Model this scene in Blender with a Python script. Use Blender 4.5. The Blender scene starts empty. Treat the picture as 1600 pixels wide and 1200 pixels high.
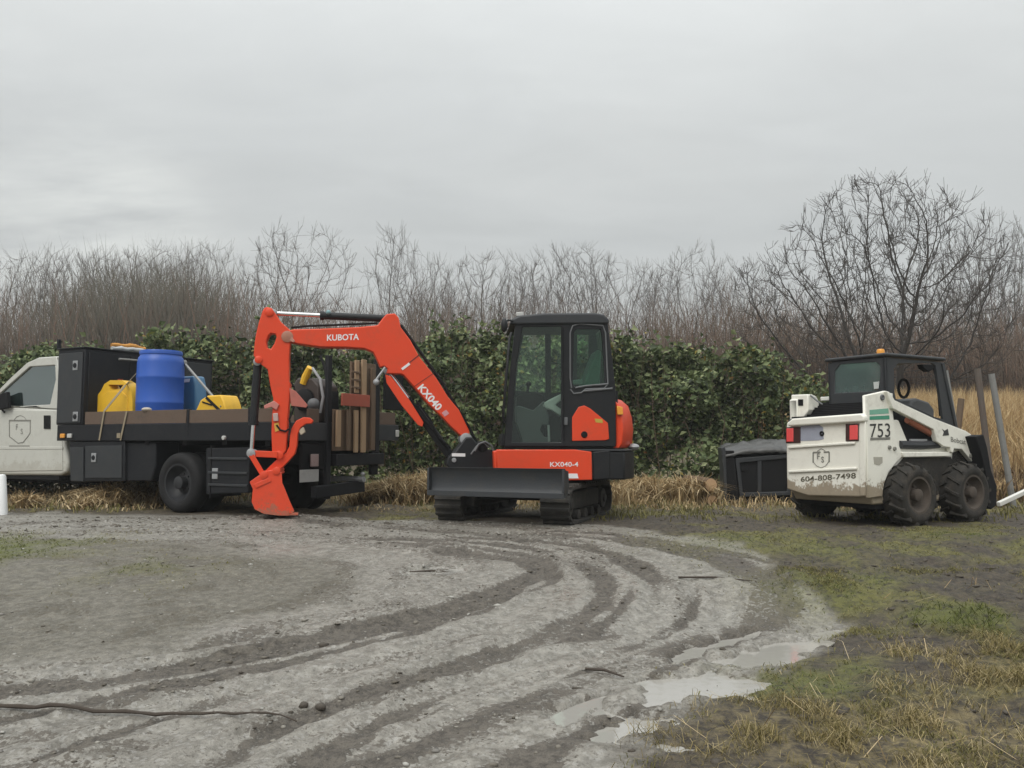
import bpy, bmesh, math, random
import numpy as np
from mathutils import Vector, Matrix
from mathutils.geometry import tessellate_polygon

random.seed(7)
S = bpy.context.scene
COL = S.collection
RAD = math.radians

# ------------------------------------------------------------------ camera
F_PX = 1300.0                      # focal length in pixels of the 1600 px wide photograph
CAM_Z = 0.95
PITCH = math.atan(90.0 / F_PX)     # horizon lies 90 px below the middle
cam_d = bpy.data.cameras.new('camera')
cam_d.sensor_width = 36.0
cam_d.lens = 36.0 * F_PX / 1600.0
cam_d.clip_start = 0.05
cam_d.clip_end = 2000
cam = bpy.data.objects.new('camera', cam_d)
COL.objects.link(cam)
cam.location = (0, 0, CAM_Z)
cam.rotation_euler = (math.pi / 2 + PITCH, 0, 0)
S.camera = cam

# ------------------------------------------------------------------ world: overcast sky
SUN_EL, SUN_AZ = RAD(48), RAD(205)     # azimuth clockwise from +Y (the view direction)
W = bpy.data.worlds.new('World')
S.world = W
W.use_nodes = True
nt = W.node_tree
nt.nodes.clear()
def wn(t, **k):
    n = nt.nodes.new(t)
    for a, b in k.items(): setattr(n, a, b)
    return n
def wl(a, b): nt.links.new(a, b)
def wmath(op, a, b=None, clamp=False):
    n = wn('ShaderNodeMath', operation=op, use_clamp=clamp)
    for i, x in enumerate((a, b)):
        if x is None: continue
        if isinstance(x, (int, float)): n.inputs[i].default_value = x
        else: wl(x, n.inputs[i])
    return n.outputs[0]
tc = wn('ShaderNodeTexCoord')
sep = wn('ShaderNodeSeparateXYZ'); wl(tc.outputs['Generated'], sep.inputs[0])
zz = wmath('MAXIMUM', sep.outputs[2], 0.0)
den = wmath('ADD', zz, 0.16)
cx = wmath('DIVIDE', sep.outputs[0], den)
cy = wmath('DIVIDE', sep.outputs[1], den)
cmb = wn('ShaderNodeCombineXYZ'); wl(cx, cmb.inputs[0]); wl(cy, cmb.inputs[1])
mp = wn('ShaderNodeMapping'); wl(cmb.outputs[0], mp.inputs[0])
mp.inputs['Scale'].default_value = (0.55, 1.1, 1); mp.inputs['Rotation'].default_value = (0, 0, 0.25)
n1 = wn('ShaderNodeTexNoise'); wl(mp.outputs[0], n1.inputs['Vector'])
n1.inputs['Scale'].default_value = 0.9; n1.inputs['Detail'].default_value = 8; n1.inputs['Roughness'].default_value = 0.55
n1.inputs['Distortion'].default_value = 0.4
# overcast: brighter overhead than at the horizon
z3 = wmath('POWER', zz, 2.6)
grad = wmath('MULTIPLY_ADD', z3, 2.1); nt.nodes[-1].inputs[2].default_value = 0.625
cl = wmath('MULTIPLY_ADD', n1.outputs[0], 0.40); nt.nodes[-1].inputs[2].default_value = 0.80
lum = wmath('MULTIPLY', grad, cl)
nb2 = wn('ShaderNodeTexNoise'); wl(mp.outputs[0], nb2.inputs['Vector']); nb2.inputs['Scale'].default_value = 3.4; nb2.inputs['Detail'].default_value = 6; nb2.inputs['Roughness'].default_value = 0.55; nb2.inputs['Distortion'].default_value = 0.6
cl2 = wmath('MULTIPLY_ADD', nb2.outputs[0], 0.22); nt.nodes[-1].inputs[2].default_value = 0.89
lum = wmath('MULTIPLY', lum, cl2)
# thin bright break in the cloud low on the left
def brk(u, v, w):
    d = Vector(((u - 800) / F_PX, 1, (690 - v) / F_PX)).normalized()
    dp = wn('ShaderNodeVectorMath', operation='DOT_PRODUCT'); wl(tc.outputs['Generated'], dp.inputs[0])
    dp.inputs[1].default_value = d
    a = wmath('SUBTRACT', 1.0, dp.outputs['Value'])
    a = wmath('DIVIDE', a, w)
    a = wmath('MULTIPLY', a, -1.0)
    return wmath('EXPONENT', a)
n2 = wn('ShaderNodeTexNoise'); wl(mp.outputs[0], n2.inputs['Vector'])
n2.inputs['Scale'].default_value = 2.6; n2.inputs['Detail'].default_value = 7; n2.inputs['Roughness'].default_value = 0.6
rb = wn('ShaderNodeMapRange'); wl(n2.outputs[0], rb.inputs[0])
rb.inputs[1].default_value = 0.38; rb.inputs[2].default_value = 0.72
b = wmath('ADD', brk(150, 305, 0.0035), brk(-60, 400, 0.012))
b = wmath('ADD', b, wmath('MULTIPLY', brk(250, 360, 0.002), 0.8))
b = wmath('MULTIPLY', b, rb.outputs[0])
b = wmath('MULTIPLY', b, 0.20)
tint = wn('ShaderNodeMix', data_type='RGBA')
wl(n1.outputs[0], tint.inputs['Factor'])
tint.inputs['A'].default_value = (0.955, 1.0, 1.015, 1); tint.inputs['B'].default_value = (0.985, 1.0, 0.975, 1)
cc = wn('ShaderNodeVectorMath', operation='SCALE'); wl(tint.outputs['Result'], cc.inputs[0]); wl(lum, cc.inputs['Scale'])
bc = wn('ShaderNodeVectorMath', operation='SCALE'); bc.inputs[0].default_value = (1.0, 1.0, 0.90); wl(b, bc.inputs['Scale'])
sm = wn('ShaderNodeVectorMath', operation='ADD'); wl(cc.outputs[0], sm.inputs[0]); wl(bc.outputs[0], sm.inputs[1])
bgc = wn('ShaderNodeBackground'); wl(sm.outputs[0], bgc.inputs[0]); bgc.inputs[1].default_value = 0.93
sky = wn('ShaderNodeTexSky', sky_type='NISHITA', sun_disc=False)
sky.sun_elevation = SUN_EL; sky.sun_rotation = SUN_AZ
sky.air_density = 1.5; sky.dust_density = 4.0
bgs = wn('ShaderNodeBackground'); wl(sky.outputs[0], bgs.inputs[0]); bgs.inputs[1].default_value = 0.05
mixw = wn('ShaderNodeMixShader'); mixw.inputs[0].default_value = 0.88
wl(bgs.outputs[0], mixw.inputs[1]); wl(bgc.outputs[0], mixw.inputs[2])
wo = wn('ShaderNodeOutputWorld'); wl(mixw.outputs[0], wo.inputs[0])

sun_d = bpy.data.lights.new('sun', 'SUN')
sun_d.energy = 1.5; sun_d.angle = RAD(35); sun_d.color = (1.0, 0.97, 0.92)
sun = bpy.data.objects.new('sun', sun_d); COL.objects.link(sun)
sdir = Vector((math.sin(SUN_AZ) * math.cos(SUN_EL), math.cos(SUN_AZ) * math.cos(SUN_EL), math.sin(SUN_EL)))
sun.rotation_euler = sdir.to_track_quat('Z', 'Y').to_euler()

vs = S.view_settings
vs.view_transform = 'Standard'; vs.look = 'None'; vs.exposure = 0.07; vs.gamma = 1.0; vs.use_curve_mapping = False
S.render.engine = 'CYCLES'
S.cycles.max_bounces = 6
S.cycles.transparent_max_bounces = 12

# ------------------------------------------------------------------ ray helpers
CO = Vector((0, 0, CAM_Z))
_cp, _sp = math.cos(PITCH), math.sin(PITCH)
def ray(u, v):
    a, b = (u - 800) / F_PX, (600 - v) / F_PX
    return Vector((a, _cp - b * _sp, _sp + b * _cp))
def at_y(u, v, y):
    d = ray(u, v); return CO + d * (y / d.y)
def on_plane(u, v, p, n):
    d = ray(u, v); return CO + d * ((p - CO).dot(n) / d.dot(n))
class Plane:
    def __init__(s, p, n): s.p, s.n = Vector(p), Vector(n).normalized()
    def __call__(s, u, v, off=0.0): return on_plane(u, v, s.p + s.n * off, s.n)
    def pts(s, l, off=0.0): return [s(u, v, off) for u, v in l]
class Frame:
    """origin on the ground, p along fwd, q along left, z up"""
    def __init__(s, o, fwd, side):
        s.o, s.f, s.s = Vector((o[0], o[1], o[2] if len(o) > 2 else 0)), Vector((fwd[0], fwd[1], 0)).normalized(), Vector((side[0], side[1], 0)).normalized()
    def __call__(s, p, q, z): return s.o + s.f * p + s.s * q + Vector((0, 0, z))
    def loc(s, w):
        d = w - s.o; return d.dot(s.f), d.dot(s.s), d.z
    def px_q(s, u, v, q):   # pixel onto the plane of constant q
        return s.loc(on_plane(u, v, s(0, q, 0), s.s))
    def px_p(s, u, v, p):
        return s.loc(on_plane(u, v, s(p, 0, 0), s.f))

# ------------------------------------------------------------------ materials
MATS = {}
def nodes_of(name):
    m = bpy.data.materials.new(name); m.use_nodes = True
    t = m.node_tree; t.nodes.clear()
    return m, t
class NT:
    def __init__(s, t): s.t = t
    def n(s, typ, **k):
        n = s.t.nodes.new(typ)
        for a, b in k.items(): setattr(n, a, b)
        return n
    def l(s, a, b): s.t.links.new(a, b)
    def setin(s, inp, x):
        if isinstance(x, bpy.types.NodeSocket): s.l(x, inp)
        elif isinstance(x, (tuple, list)): inp.default_value = tuple(x) if len(x) != 3 or inp.type == 'VECTOR' else (*x, 1)
        else: inp.default_value = x
    def math(s, op, a, b=0.0, c=None, clamp=False):
        n = s.n('ShaderNodeMath', operation=op, use_clamp=clamp)
        s.setin(n.inputs[0], a); s.setin(n.inputs[1], b)
        if c is not None: s.setin(n.inputs[2], c)
        return n.outputs[0]
    def mix(s, f, a, b):
        n = s.n('ShaderNodeMix', data_type='RGBA')
        s.setin(n.inputs['Factor'], f); s.setin(n.inputs['A'], a); s.setin(n.inputs['B'], b)
        return n.outputs['Result']
    def noise(s, vec, scale, detail=4, rough=0.55, dist=0.0):
        n = s.n('ShaderNodeTexNoise'); s.l(vec, n.inputs['Vector'])
        n.inputs['Scale'].default_value = scale; n.inputs['Detail'].default_value = detail
        n.inputs['Roughness'].default_value = rough; n.inputs['Distortion'].default_value = dist
        return n.outputs[0]
    def rng(s, x, a, b, c=0.0, d=1.0, smooth=True):
        n = s.n('ShaderNodeMapRange', interpolation_type='SMOOTHSTEP' if smooth else 'LINEAR')
        s.setin(n.inputs[0], x)
        for i, q in enumerate((a, b, c, d)): n.inputs[i + 1].default_value = q
        return n.outputs[0]
    def pos(s): return s.n('ShaderNodeNewGeometry').outputs['Position']

MUD = (0.085, 0.068, 0.05)
def mat(name, col, rough=0.5, metal=0.0, dirt=0.25, dirtcol=MUD, scale=6.0, bump=0.0, bscale=60.0, var=0.12, mudz=None, coat=0.0, spec=0.5):
    """painted / plain surface with grime, slight colour variation and wear"""
    if name in MATS: return MATS[name]
    m, t = nodes_of(name); N = NT(t)
    p = N.pos()
    a = N.noise(p, scale, 6, 0.62)
    b = N.noise(p, scale * 5.3, 5, 0.6)
    c = N.noise(p, scale * 0.33, 3, 0.5)
    col2 = tuple(max(0, x * (1 - var)) for x in col)
    base = N.mix(c, col, col2)
    f = N.math('MULTIPLY', N.rng(a, 0.42, 0.75), N.rng(b, 0.3, 0.7))
    f = N.math('MULTIPLY', f, dirt, clamp=True)
    base = N.mix(f, base, dirtcol)
    rg = N.math('MULTIPLY_ADD', b, 0.22, rough - 0.11)
    if mudz:
        z0, z1, amt = mudz     # splashed mud: full below z0, gone above z1
        sp = N.n('ShaderNodeSeparateXYZ'); N.l(p, sp.inputs[0])
        h = N.rng(sp.outputs[2], z0, z1, 1.0, 0.0, smooth=False)
        k = N.math('ADD', h, N.math('MULTIPLY_ADD', a, 1.3, -0.65))
        k = N.math('ADD', k, N.math('MULTIPLY_ADD', b, 0.9, -0.45))
        k = N.math('MULTIPLY', N.rng(k, 0.42, 0.62), amt)
        mc = N.mix(b, dirtcol, tuple(x * 1.7 for x in dirtcol))
        base = N.mix(k, base, mc)
        rg = N.math('MAXIMUM', rg, N.math('MULTIPLY', k, 0.9))
    bs = N.n('ShaderNodeBsdfPrincipled')
    N.l(base, bs.inputs['Base Color']); N.l(rg, bs.inputs['Roughness'])
    bs.inputs['Metallic'].default_value = metal
    bs.inputs['Specular IOR Level'].default_value = spec
    if coat: bs.inputs['Coat Weight'].default_value = coat; bs.inputs['Coat Roughness'].default_value = 0.15
    if bump:
        bn = N.n('ShaderNodeBump'); bn.inputs['Strength'].default_value = bump; bn.inputs['Distance'].default_value = 0.01
        N.l(N.noise(p, bscale, 5, 0.6), bn.inputs['Height']); N.l(bn.outputs[0], bs.inputs['Normal'])
    o = N.n('ShaderNodeOutputMaterial'); N.l(bs.outputs[0], o.inputs[0])
    MATS[name] = m
    return m
def glass(name, tint, refl=0.12, rough=0.03, opac=0.0, col=(0.1, 0.12, 0.12), dmax=0.22):
    if name in MATS: return MATS[name]
    m, t = nodes_of(name); N = NT(t)
    tr = N.n('ShaderNodeBsdfTransparent'); tr.inputs[0].default_value = (*tint, 1)
    gl = N.n('ShaderNodeBsdfGlossy'); gl.inputs[0].default_value = (0.9, 0.95, 0.95, 1); gl.inputs['Roughness'].default_value = rough
    df = N.n('ShaderNodeBsdfDiffuse'); df.inputs[0].default_value = (*col, 1)
    lw = N.n('ShaderNodeLayerWeight'); lw.inputs[0].default_value = 0.35
    m1 = N.n('ShaderNodeMixShader'); m1.inputs[0].default_value = opac
    dirt = N.rng(N.noise(N.pos(), 5.0, 5, 0.6), 0.35, 0.8, 0.0, dmax)
    N.l(N.math('ADD', dirt, opac, clamp=True), m1.inputs[0])
    N.l(tr.outputs[0], m1.inputs[1]); N.l(df.outputs[0], m1.inputs[2])
    m2 = N.n('ShaderNodeMixShader')
    N.l(N.math('MULTIPLY_ADD', lw.outputs['Fresnel'], 0.6 if refl > 0.1 else 0.5, refl, clamp=True), m2.inputs[0])
    N.l(m1.outputs[0], m2.inputs[1]); N.l(gl.outputs[0], m2.inputs[2])
    o = N.n('ShaderNodeOutputMaterial'); N.l(m2.outputs[0], o.inputs[0])
    MATS[name] = m; return m
def leafy(name, cols, rough=0.6, trans=0.0, spec=0.3, nscale=0.7):
    """foliage / straw: colour picked per blade or leaf, with slow patches"""
    if name in MATS: return MATS[name]
    m, t = nodes_of(name); N = NT(t)
    g = N.n('ShaderNodeNewGeometry')
    r = N.n('ShaderNodeValToRGB')
    el = r.color_ramp.elements
    for i, c in enumerate(cols):
        x = i / (len(cols) - 1)
        if i < 2: e = el[i]; e.position = x
        else: e = el.new(x)
        e.color = (*c, 1)
    el[0].position = 0.0
    f = N.math('MULTIPLY_ADD', N.noise(g.outputs['Position'], nscale, 3, 0.5), 0.9, -0.45)
    f = N.math('ADD', g.outputs['Random Per Island'], f, clamp=True)
    N.l(f, r.inputs[0])
    bs = N.n('ShaderNodeBsdfPrincipled'); N.l(r.outputs[0], bs.inputs['Base Color'])
    bs.inputs['Roughness'].default_value = rough; bs.inputs['Specular IOR Level'].default_value = spec
    o = N.n('ShaderNodeOutputMaterial')
    if trans:
        tl = N.n('ShaderNodeBsdfTranslucent'); N.l(r.outputs[0], tl.inputs[0])
        mx = N.n('ShaderNodeMixShader'); mx.inputs[0].default_value = trans
        N.l(bs.outputs[0], mx.inputs[1]); N.l(tl.outputs[0], mx.inputs[2]); N.l(mx.outputs[0], o.inputs[0])
    else: N.l(bs.outputs[0], o.inputs[0])
    MATS[name] = m; return m
def emit(name, col, e): pass

RED = mat('orange_red_paint', (0.72, 0.062, 0.018), 0.44, dirt=0.34, dirtcol=(0.34, 0.085, 0.045), coat=0.06, spec=0.35, scale=3.0)
REDM = mat('muddy_red_paint', (0.72, 0.062, 0.018), 0.45, dirt=0.35, dirtcol=(0.20, 0.09, 0.055), mudz=(0.02, 0.34, 0.75), coat=0.1)
BLACK = mat('black_paint', (0.013, 0.014, 0.016), 0.42, dirt=0.3, dirtcol=(0.045, 0.04, 0.035), spec=0.3)
TRBLK = mat('black_bed_paint', (0.012, 0.013, 0.016), 0.55, dirt=0.45, dirtcol=(0.036, 0.034, 0.032), spec=0.25)
DGREY = mat('dark_grey_paint', (0.034, 0.037, 0.041), 0.5, dirt=0.4, dirtcol=(0.07, 0.065, 0.056), spec=0.35)
BLADE = mat('blade_steel', (0.040, 0.044, 0.049), 0.46, dirt=0.55, dirtcol=(0.075, 0.064, 0.05), bump=0.2, spec=0.35)
WHITE = mat('white_paint', (0.72, 0.71, 0.66), 0.42, dirt=0.22, dirtcol=(0.34, 0.30, 0.24), coat=0.15)
WHITEM = mat('muddy_white_paint', (0.86, 0.845, 0.76), 0.45, dirt=0.28, dirtcol=(0.20, 0.16, 0.11), mudz=(0.30, 0.63, 0.92), coat=0.1, scale=4.5)
CABW = mat('cab_white_paint', (0.56, 0.56, 0.51), 0.35, dirt=0.3, dirtcol=(0.25, 0.23, 0.19), mudz=(0.42, 0.80, 0.35), coat=0.3)
RUBBER = mat('tyre_rubber', (0.013, 0.013, 0.014), 0.75, dirt=0.45, dirtcol=(0.04, 0.037, 0.033), bump=0.3, spec=0.25)
MUDRUB = mat('muddy_rubber', (0.022, 0.020, 0.017), 0.9, dirt=1.0, dirtcol=(0.075, 0.060, 0.045), bump=0.5, scale=9)
MUDRIM = mat('muddy_rim', (0.075, 0.060, 0.048), 0.9, dirt=0.9, dirtcol=(0.045, 0.034, 0.026), bump=0.3, scale=12)
TRACKR = mat('track_rubber', (0.030, 0.028, 0.025), 0.85, dirt=1.0, dirtcol=(0.085, 0.072, 0.055), bump=0.5, scale=9)
CHROME = mat('chrome_rod', (0.75, 0.75, 0.75), 0.18, metal=1.0, dirt=0.1)
STEEL = mat('galvanised_steel', (0.34, 0.35, 0.36), 0.55, metal=0.3, dirt=0.4)
RIM = mat('dark_rim_steel', (0.026, 0.027, 0.030), 0.5, dirt=0.5, dirtcol=(0.05, 0.045, 0.04), spec=0.3)
GREYP = mat('grey_plastic', (0.12, 0.125, 0.13), 0.6, dirt=0.3)
PLASTW = mat('clear_seat_cover', (0.45, 0.47, 0.47), 0.3, dirt=0.1)
SEATG = mat('grey_vinyl', (0.055, 0.060, 0.066), 0.5, dirt=0.2)
WOODB = mat('brown_board', (0.115, 0.078, 0.055), 0.75, dirt=0.6, dirtcol=(0.06, 0.05, 0.042), bump=0.3, bscale=40, scale=4)
WOODP = mat('pale_timber', (0.36, 0.25, 0.15), 0.75, dirt=0.4, dirtcol=(0.16, 0.11, 0.07), bump=0.2)
WOODD = mat('weathered_timber', (0.14, 0.095, 0.06), 0.8, dirt=0.5, bump=0.3)
WOODR = mat('red_stained_board', (0.36, 0.085, 0.05), 0.7, dirt=0.4, dirtcol=(0.2, 0.10, 0.07))
LOGEND = mat('cut_log_end', (0.50, 0.33, 0.19), 0.8, dirt=0.4, dirtcol=(0.25, 0.15, 0.08), scale=14)
BARK = mat('log_bark', (0.12, 0.075, 0.04), 0.9, bump=0.6)
BLUE = mat('blue_barrel_plastic', (0.022, 0.100, 0.46), 0.42, dirt=0.25, dirtcol=(0.05, 0.09, 0.22), var=0.2)
BLUEJ = mat('pale_blue_jug_plastic', (0.06, 0.17, 0.30), 0.4, dirt=0.2)
YELLOW = mat('yellow_plastic', (0.78, 0.46, 0.025), 0.45, dirt=0.35, dirtcol=(0.35, 0.20, 0.03))
YELLD = mat('faded_yellow_plastic', (0.62, 0.36, 0.06), 0.6, dirt=0.3, dirtcol=(0.3, 0.18, 0.05))
ORSTRAP = mat('orange_bundle_cloth', (0.55, 0.25, 0.05), 0.8, dirt=0.4)
TAN = mat('tan_strap', (0.30, 0.25, 0.17), 0.85, dirt=0.4)
REDL = mat('red_lens', (0.55, 0.02, 0.025), 0.2, dirt=0.1, coat=0.6)
PINKL = mat('bright_red_lens', (0.85, 0.10, 0.10), 0.2, dirt=0.05, coat=0.6)
AMBER = mat('amber_lens', (0.80, 0.33, 0.03), 0.25, dirt=0.1, coat=0.5)
CLEARL = mat('clear_lens', (0.50, 0.50, 0.48), 0.2, dirt=0.1, coat=0.5)
PLATE = mat('number_plate', (0.36, 0.36, 0.35), 0.5, dirt=0.3)
DECALW = mat('white_decal', (0.80, 0.78, 0.78), 0.5, dirt=0.05)
DECALK = mat('black_decal', (0.035, 0.035, 0.035), 0.5, dirt=0.05)
DECALG = mat('green_decal', (0.06, 0.30, 0.19), 0.5, dirt=0.1)
DECALF = mat('faded_grey_decal', (0.22, 0.215, 0.19), 0.6, dirt=0.2)
DECALB = mat('grey_blue_decal', (0.33, 0.35, 0.42), 0.5, dirt=0.3, dirtcol=(0.5, 0.5, 0.5), scale=25)
ORCYL = mat('faded_orange_paint', (0.46, 0.16, 0.09), 0.55, dirt=0.3)
INDARK = mat('dark_interior', (0.010, 0.010, 0.011), 0.75, dirt=0.2, dirtcol=(0.03, 0.027, 0.022), spec=0.2)
TARP = mat('black_tarp', (0.045, 0.045, 0.043), 0.38, dirt=0.4, dirtcol=(0.10, 0.09, 0.075), bump=0.2)
PIPE = mat('grey_pipe', (0.24, 0.24, 0.23), 0.55, metal=0.2, dirt=0.5)
RUSTP = mat('rusty_pipe', (0.12, 0.10, 0.085), 0.7, dirt=0.6, dirtcol=(0.14, 0.07, 0.035))
WHITEP = mat('bright_white_plastic', (0.86, 0.88, 0.88), 0.4, dirt=0.06)
STICKM = mat('dead_stick_bark', (0.055, 0.042, 0.032), 0.85, bump=0.5, bscale=90)
CLOD = mat('mud_clod', (0.065, 0.054, 0.042), 0.8, dirt=0.4, bump=0.4)
GL_EX = glass('excavator_glass', (0.86, 0.93, 0.88), refl=0.01, dmax=0.02)
GL_EXQ = glass('excavator_quarter_glass', (0.60, 0.76, 0.67), refl=0.02, opac=0.0, dmax=0.03)
GL_TR = glass('truck_glass', (0.25, 0.36, 0.34), refl=0.20, opac=0.12, col=(0.08, 0.13, 0.125))
GL_SK = glass('loader_rear_glass', (0.10, 0.14, 0.14), refl=0.20, opac=0.5, col=(0.14, 0.19, 0.185), rough=0.12)
GL_SS = glass('loader_side_glass', (0.80, 0.80, 0.78), refl=0.0, dmax=0.03)

# ------------------------------------------------------------------ mesh builder
class MB:
    def __init__(s): s.v, s.f = [], []
    def add(s, vs, fs):
        o = len(s.v); s.v += [Vector(x) for x in vs]; s.f += [tuple(i + o for i in f) for f in fs]
        return s
    def hexa(s, c):   # 8 corners: bottom ring 0-3, top ring 4-7
        return s.add(c, [(3, 2, 1, 0), (4, 5, 6, 7), (0, 1, 5, 4), (1, 2, 6, 5), (2, 3, 7, 6), (3, 0, 4, 7)])
    def fbox(s, fr, p0, p1, q0, q1, z0, z1):
        return s.hexa([fr(p0, q0, z0), fr(p1, q0, z0), fr(p1, q1, z0), fr(p0, q1, z0),
                       fr(p0, q0, z1), fr(p1, q0, z1), fr(p1, q1, z1), fr(p0, q1, z1)])
    def bar(s, a, b, w, h, up=Vector((0, 0, 1))):
        a, b = Vector(a), Vector(b); d = (b - a).normalized()
        x = d.cross(up)
        if x.length < 1e-4: x = d.cross(Vector((0, 1, 0)))
        x.normalize(); y = x.cross(d).normalized()
        r = [(-1, -1), (1, -1), (1, 1), (-1, 1)]
        return s.hexa([a + x * i * w / 2 + y * j * h / 2 for i, j in r] + [b + x * i * w / 2 + y * j * h / 2 for i, j in r])
    def tube(s, pts, rad, n=10, caps=True):
        pts = [Vector(p) for p in pts]
        if not isinstance(rad, (list, tuple)): rad = [rad] * len(pts)
        rings = []
        px = None
        for i, p in enumerate(pts):
            d = (pts[min(i + 1, len(pts) - 1)] - pts[max(i - 1, 0)]).normalized()
            if px is None:
                px = d.cross(Vector((0, 0, 1)))
                if px.length < 1e-3: px = d.cross(Vector((0, 1, 0)))
            px = (px - d * px.dot(d)).normalized(); py = d.cross(px)
            rings.append([p + (px * math.cos(2 * math.pi * k / n) + py * math.sin(2 * math.pi * k / n)) * rad[i] for k in range(n)])
        o = []
        for r in rings: o += r
        fs = []
        for i in range(len(pts) - 1):
            for k in range(n):
                k2 = (k + 1) % n
                fs.append((i * n + k, i * n + k2, (i + 1) * n + k2, (i + 1) * n + k))
        if caps:
            fs.append(tuple(reversed(range(n)))); fs.append(tuple((len(pts) - 1) * n + k for k in range(n)))
        return s.add(o, fs)
    def lathe(s, c, axis, prof, n=28, ax2=None):
        """prof: (radius, distance along axis) pairs, open profile closed with caps when radius > 0"""
        c, axis = Vector(c), Vector(axis).normalized()
        x = axis.cross(Vector((0, 0, 1)))
        if x.length < 1e-3: x = Vector((1, 0, 0))
        x.normalize(); y = axis.cross(x)
        vs = []
        for r, h in prof:
            vs += [c + axis * h + (x * math.cos(2 * math.pi * k / n) + y * math.sin(2 * math.pi * k / n)) * r for k in range(n)]
        fs = []
        for i in range(len(prof) - 1):
            for k in range(n):
                k2 = (k + 1) % n
                fs.append((i * n + k, i * n + k2, (i + 1) * n + k2, (i + 1) * n + k))
        fs.append(tuple(reversed(range(n)))); fs.append(tuple((len(prof) - 1) * n + k for k in range(n)))
        return s.add(vs, fs)
    def plate(s, loops, vec):
        """planar polygon (first loop) with holes (other loops), given depth along vec"""
        if isinstance(loops[0], Vector): loops = [loops]
        vec = Vector(vec)
        al = [Vector(p) for l in loops for p in l]; n = len(al)
        if len(loops) == 1: tris = [tuple(range(n))]
        else: tris = tessellate_polygon([[Vector(p) for p in l] for l in loops])
        fs = [tuple(t) for t in tris] + [tuple(i + n for i in reversed(t)) for t in tris]
        o = 0
        for l in loops:
            m = len(l)
            for i in range(m):
                j = (i + 1) % m
                fs.append((o + i, o + j, n + o + j, n + o + i))
            o += m
        return s.add(al + [p + vec for p in al], fs)
    def ball(s, c, r, n=10, m=6, sq=(1, 1, 1)):
        c = Vector(c); vs, fs = [], []
        for i in range(m + 1):
            t = math.pi * i / m
            for k in range(n):
                a = 2 * math.pi * k / n
                vs.append(c + Vector((r * sq[0] * math.sin(t) * math.cos(a), r * sq[1] * math.sin(t) * math.sin(a), r * sq[2] * math.cos(t))))
        for i in range(m):
            for k in range(n):
                k2 = (k + 1) % n
                fs.append((i * n + k, i * n + k2, (i + 1) * n + k2, (i + 1) * n + k))
        return s.add(vs, fs)
    def build(s, name, m, parent=None, bevel=0.0, sharp=35, seg=2):
        off = root_loc(parent) if parent is not None else Vector((0, 0, 0))
        me = bpy.data.meshes.new(name)
        me.from_pydata([v - off for v in s.v], [], s.f)
        bm = bmesh.new(); bm.from_mesh(me)
        bmesh.ops.remove_doubles(bm, verts=bm.verts, dist=1e-5)
        bmesh.ops.recalc_face_normals(bm, faces=bm.faces)
        bm.to_mesh(me); bm.free()
        me.shade_smooth(); me.set_sharp_from_angle(angle=RAD(sharp))
        me.materials.append(m)
        o = bpy.data.objects.new(name, me); COL.objects.link(o)
        if parent is not None: o.parent = parent
        if bevel:
            b = o.modifiers.new('bevel', 'BEVEL'); b.width = bevel; b.segments = seg; b.limit_method = 'ANGLE'; b.angle_limit = RAD(40)
        return o
def root_loc(o):
    while o.parent is not None: o = o.parent
    return Vector(o.location)
def thing(name, label, cat, loc=(0, 0, 0), group=None):
    o = bpy.data.objects.new(name, None); COL.objects.link(o)
    o.location = loc; o.empty_display_size = 0.2
    o['label'] = label; o['category'] = cat
    if group: o['group'] = group
    return o
def tag(o, label, cat, group=None):
    o['label'] = label; o['category'] = cat
    if group: o['group'] = group
    return o
def recenter(o, loc):
    """put the origin of a parentless mesh at its base"""
    loc = Vector(loc); o.data.transform(Matrix.Translation(-loc)); o.location = loc; return o
def raw_mesh(name, verts, faces_n, m, parent=None, smooth=False, off=None):
    """fast mesh from numpy arrays: verts (N,3), faces (M,k)"""
    me = bpy.data.meshes.new(name)
    if off is not None: verts = verts - np.array(off)[None, :]
    nv, (nf, k) = len(verts), faces_n.shape
    me.vertices.add(nv); me.vertices.foreach_set('co', verts.astype(np.float32).ravel())
    me.loops.add(nf * k); me.loops.foreach_set('vertex_index', faces_n.astype(np.int32).ravel())
    me.polygons.add(nf); me.polygons.foreach_set('loop_start', np.arange(0, nf * k, k, dtype=np.int32))
    if smooth: me.polygons.foreach_set('use_smooth', np.ones(nf, dtype=bool))
    me.update(calc_edges=True)
    me.materials.append(m)
    o = bpy.data.objects.new(name, me); COL.objects.link(o)
    if parent is not None: o.parent = parent
    return o
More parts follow.
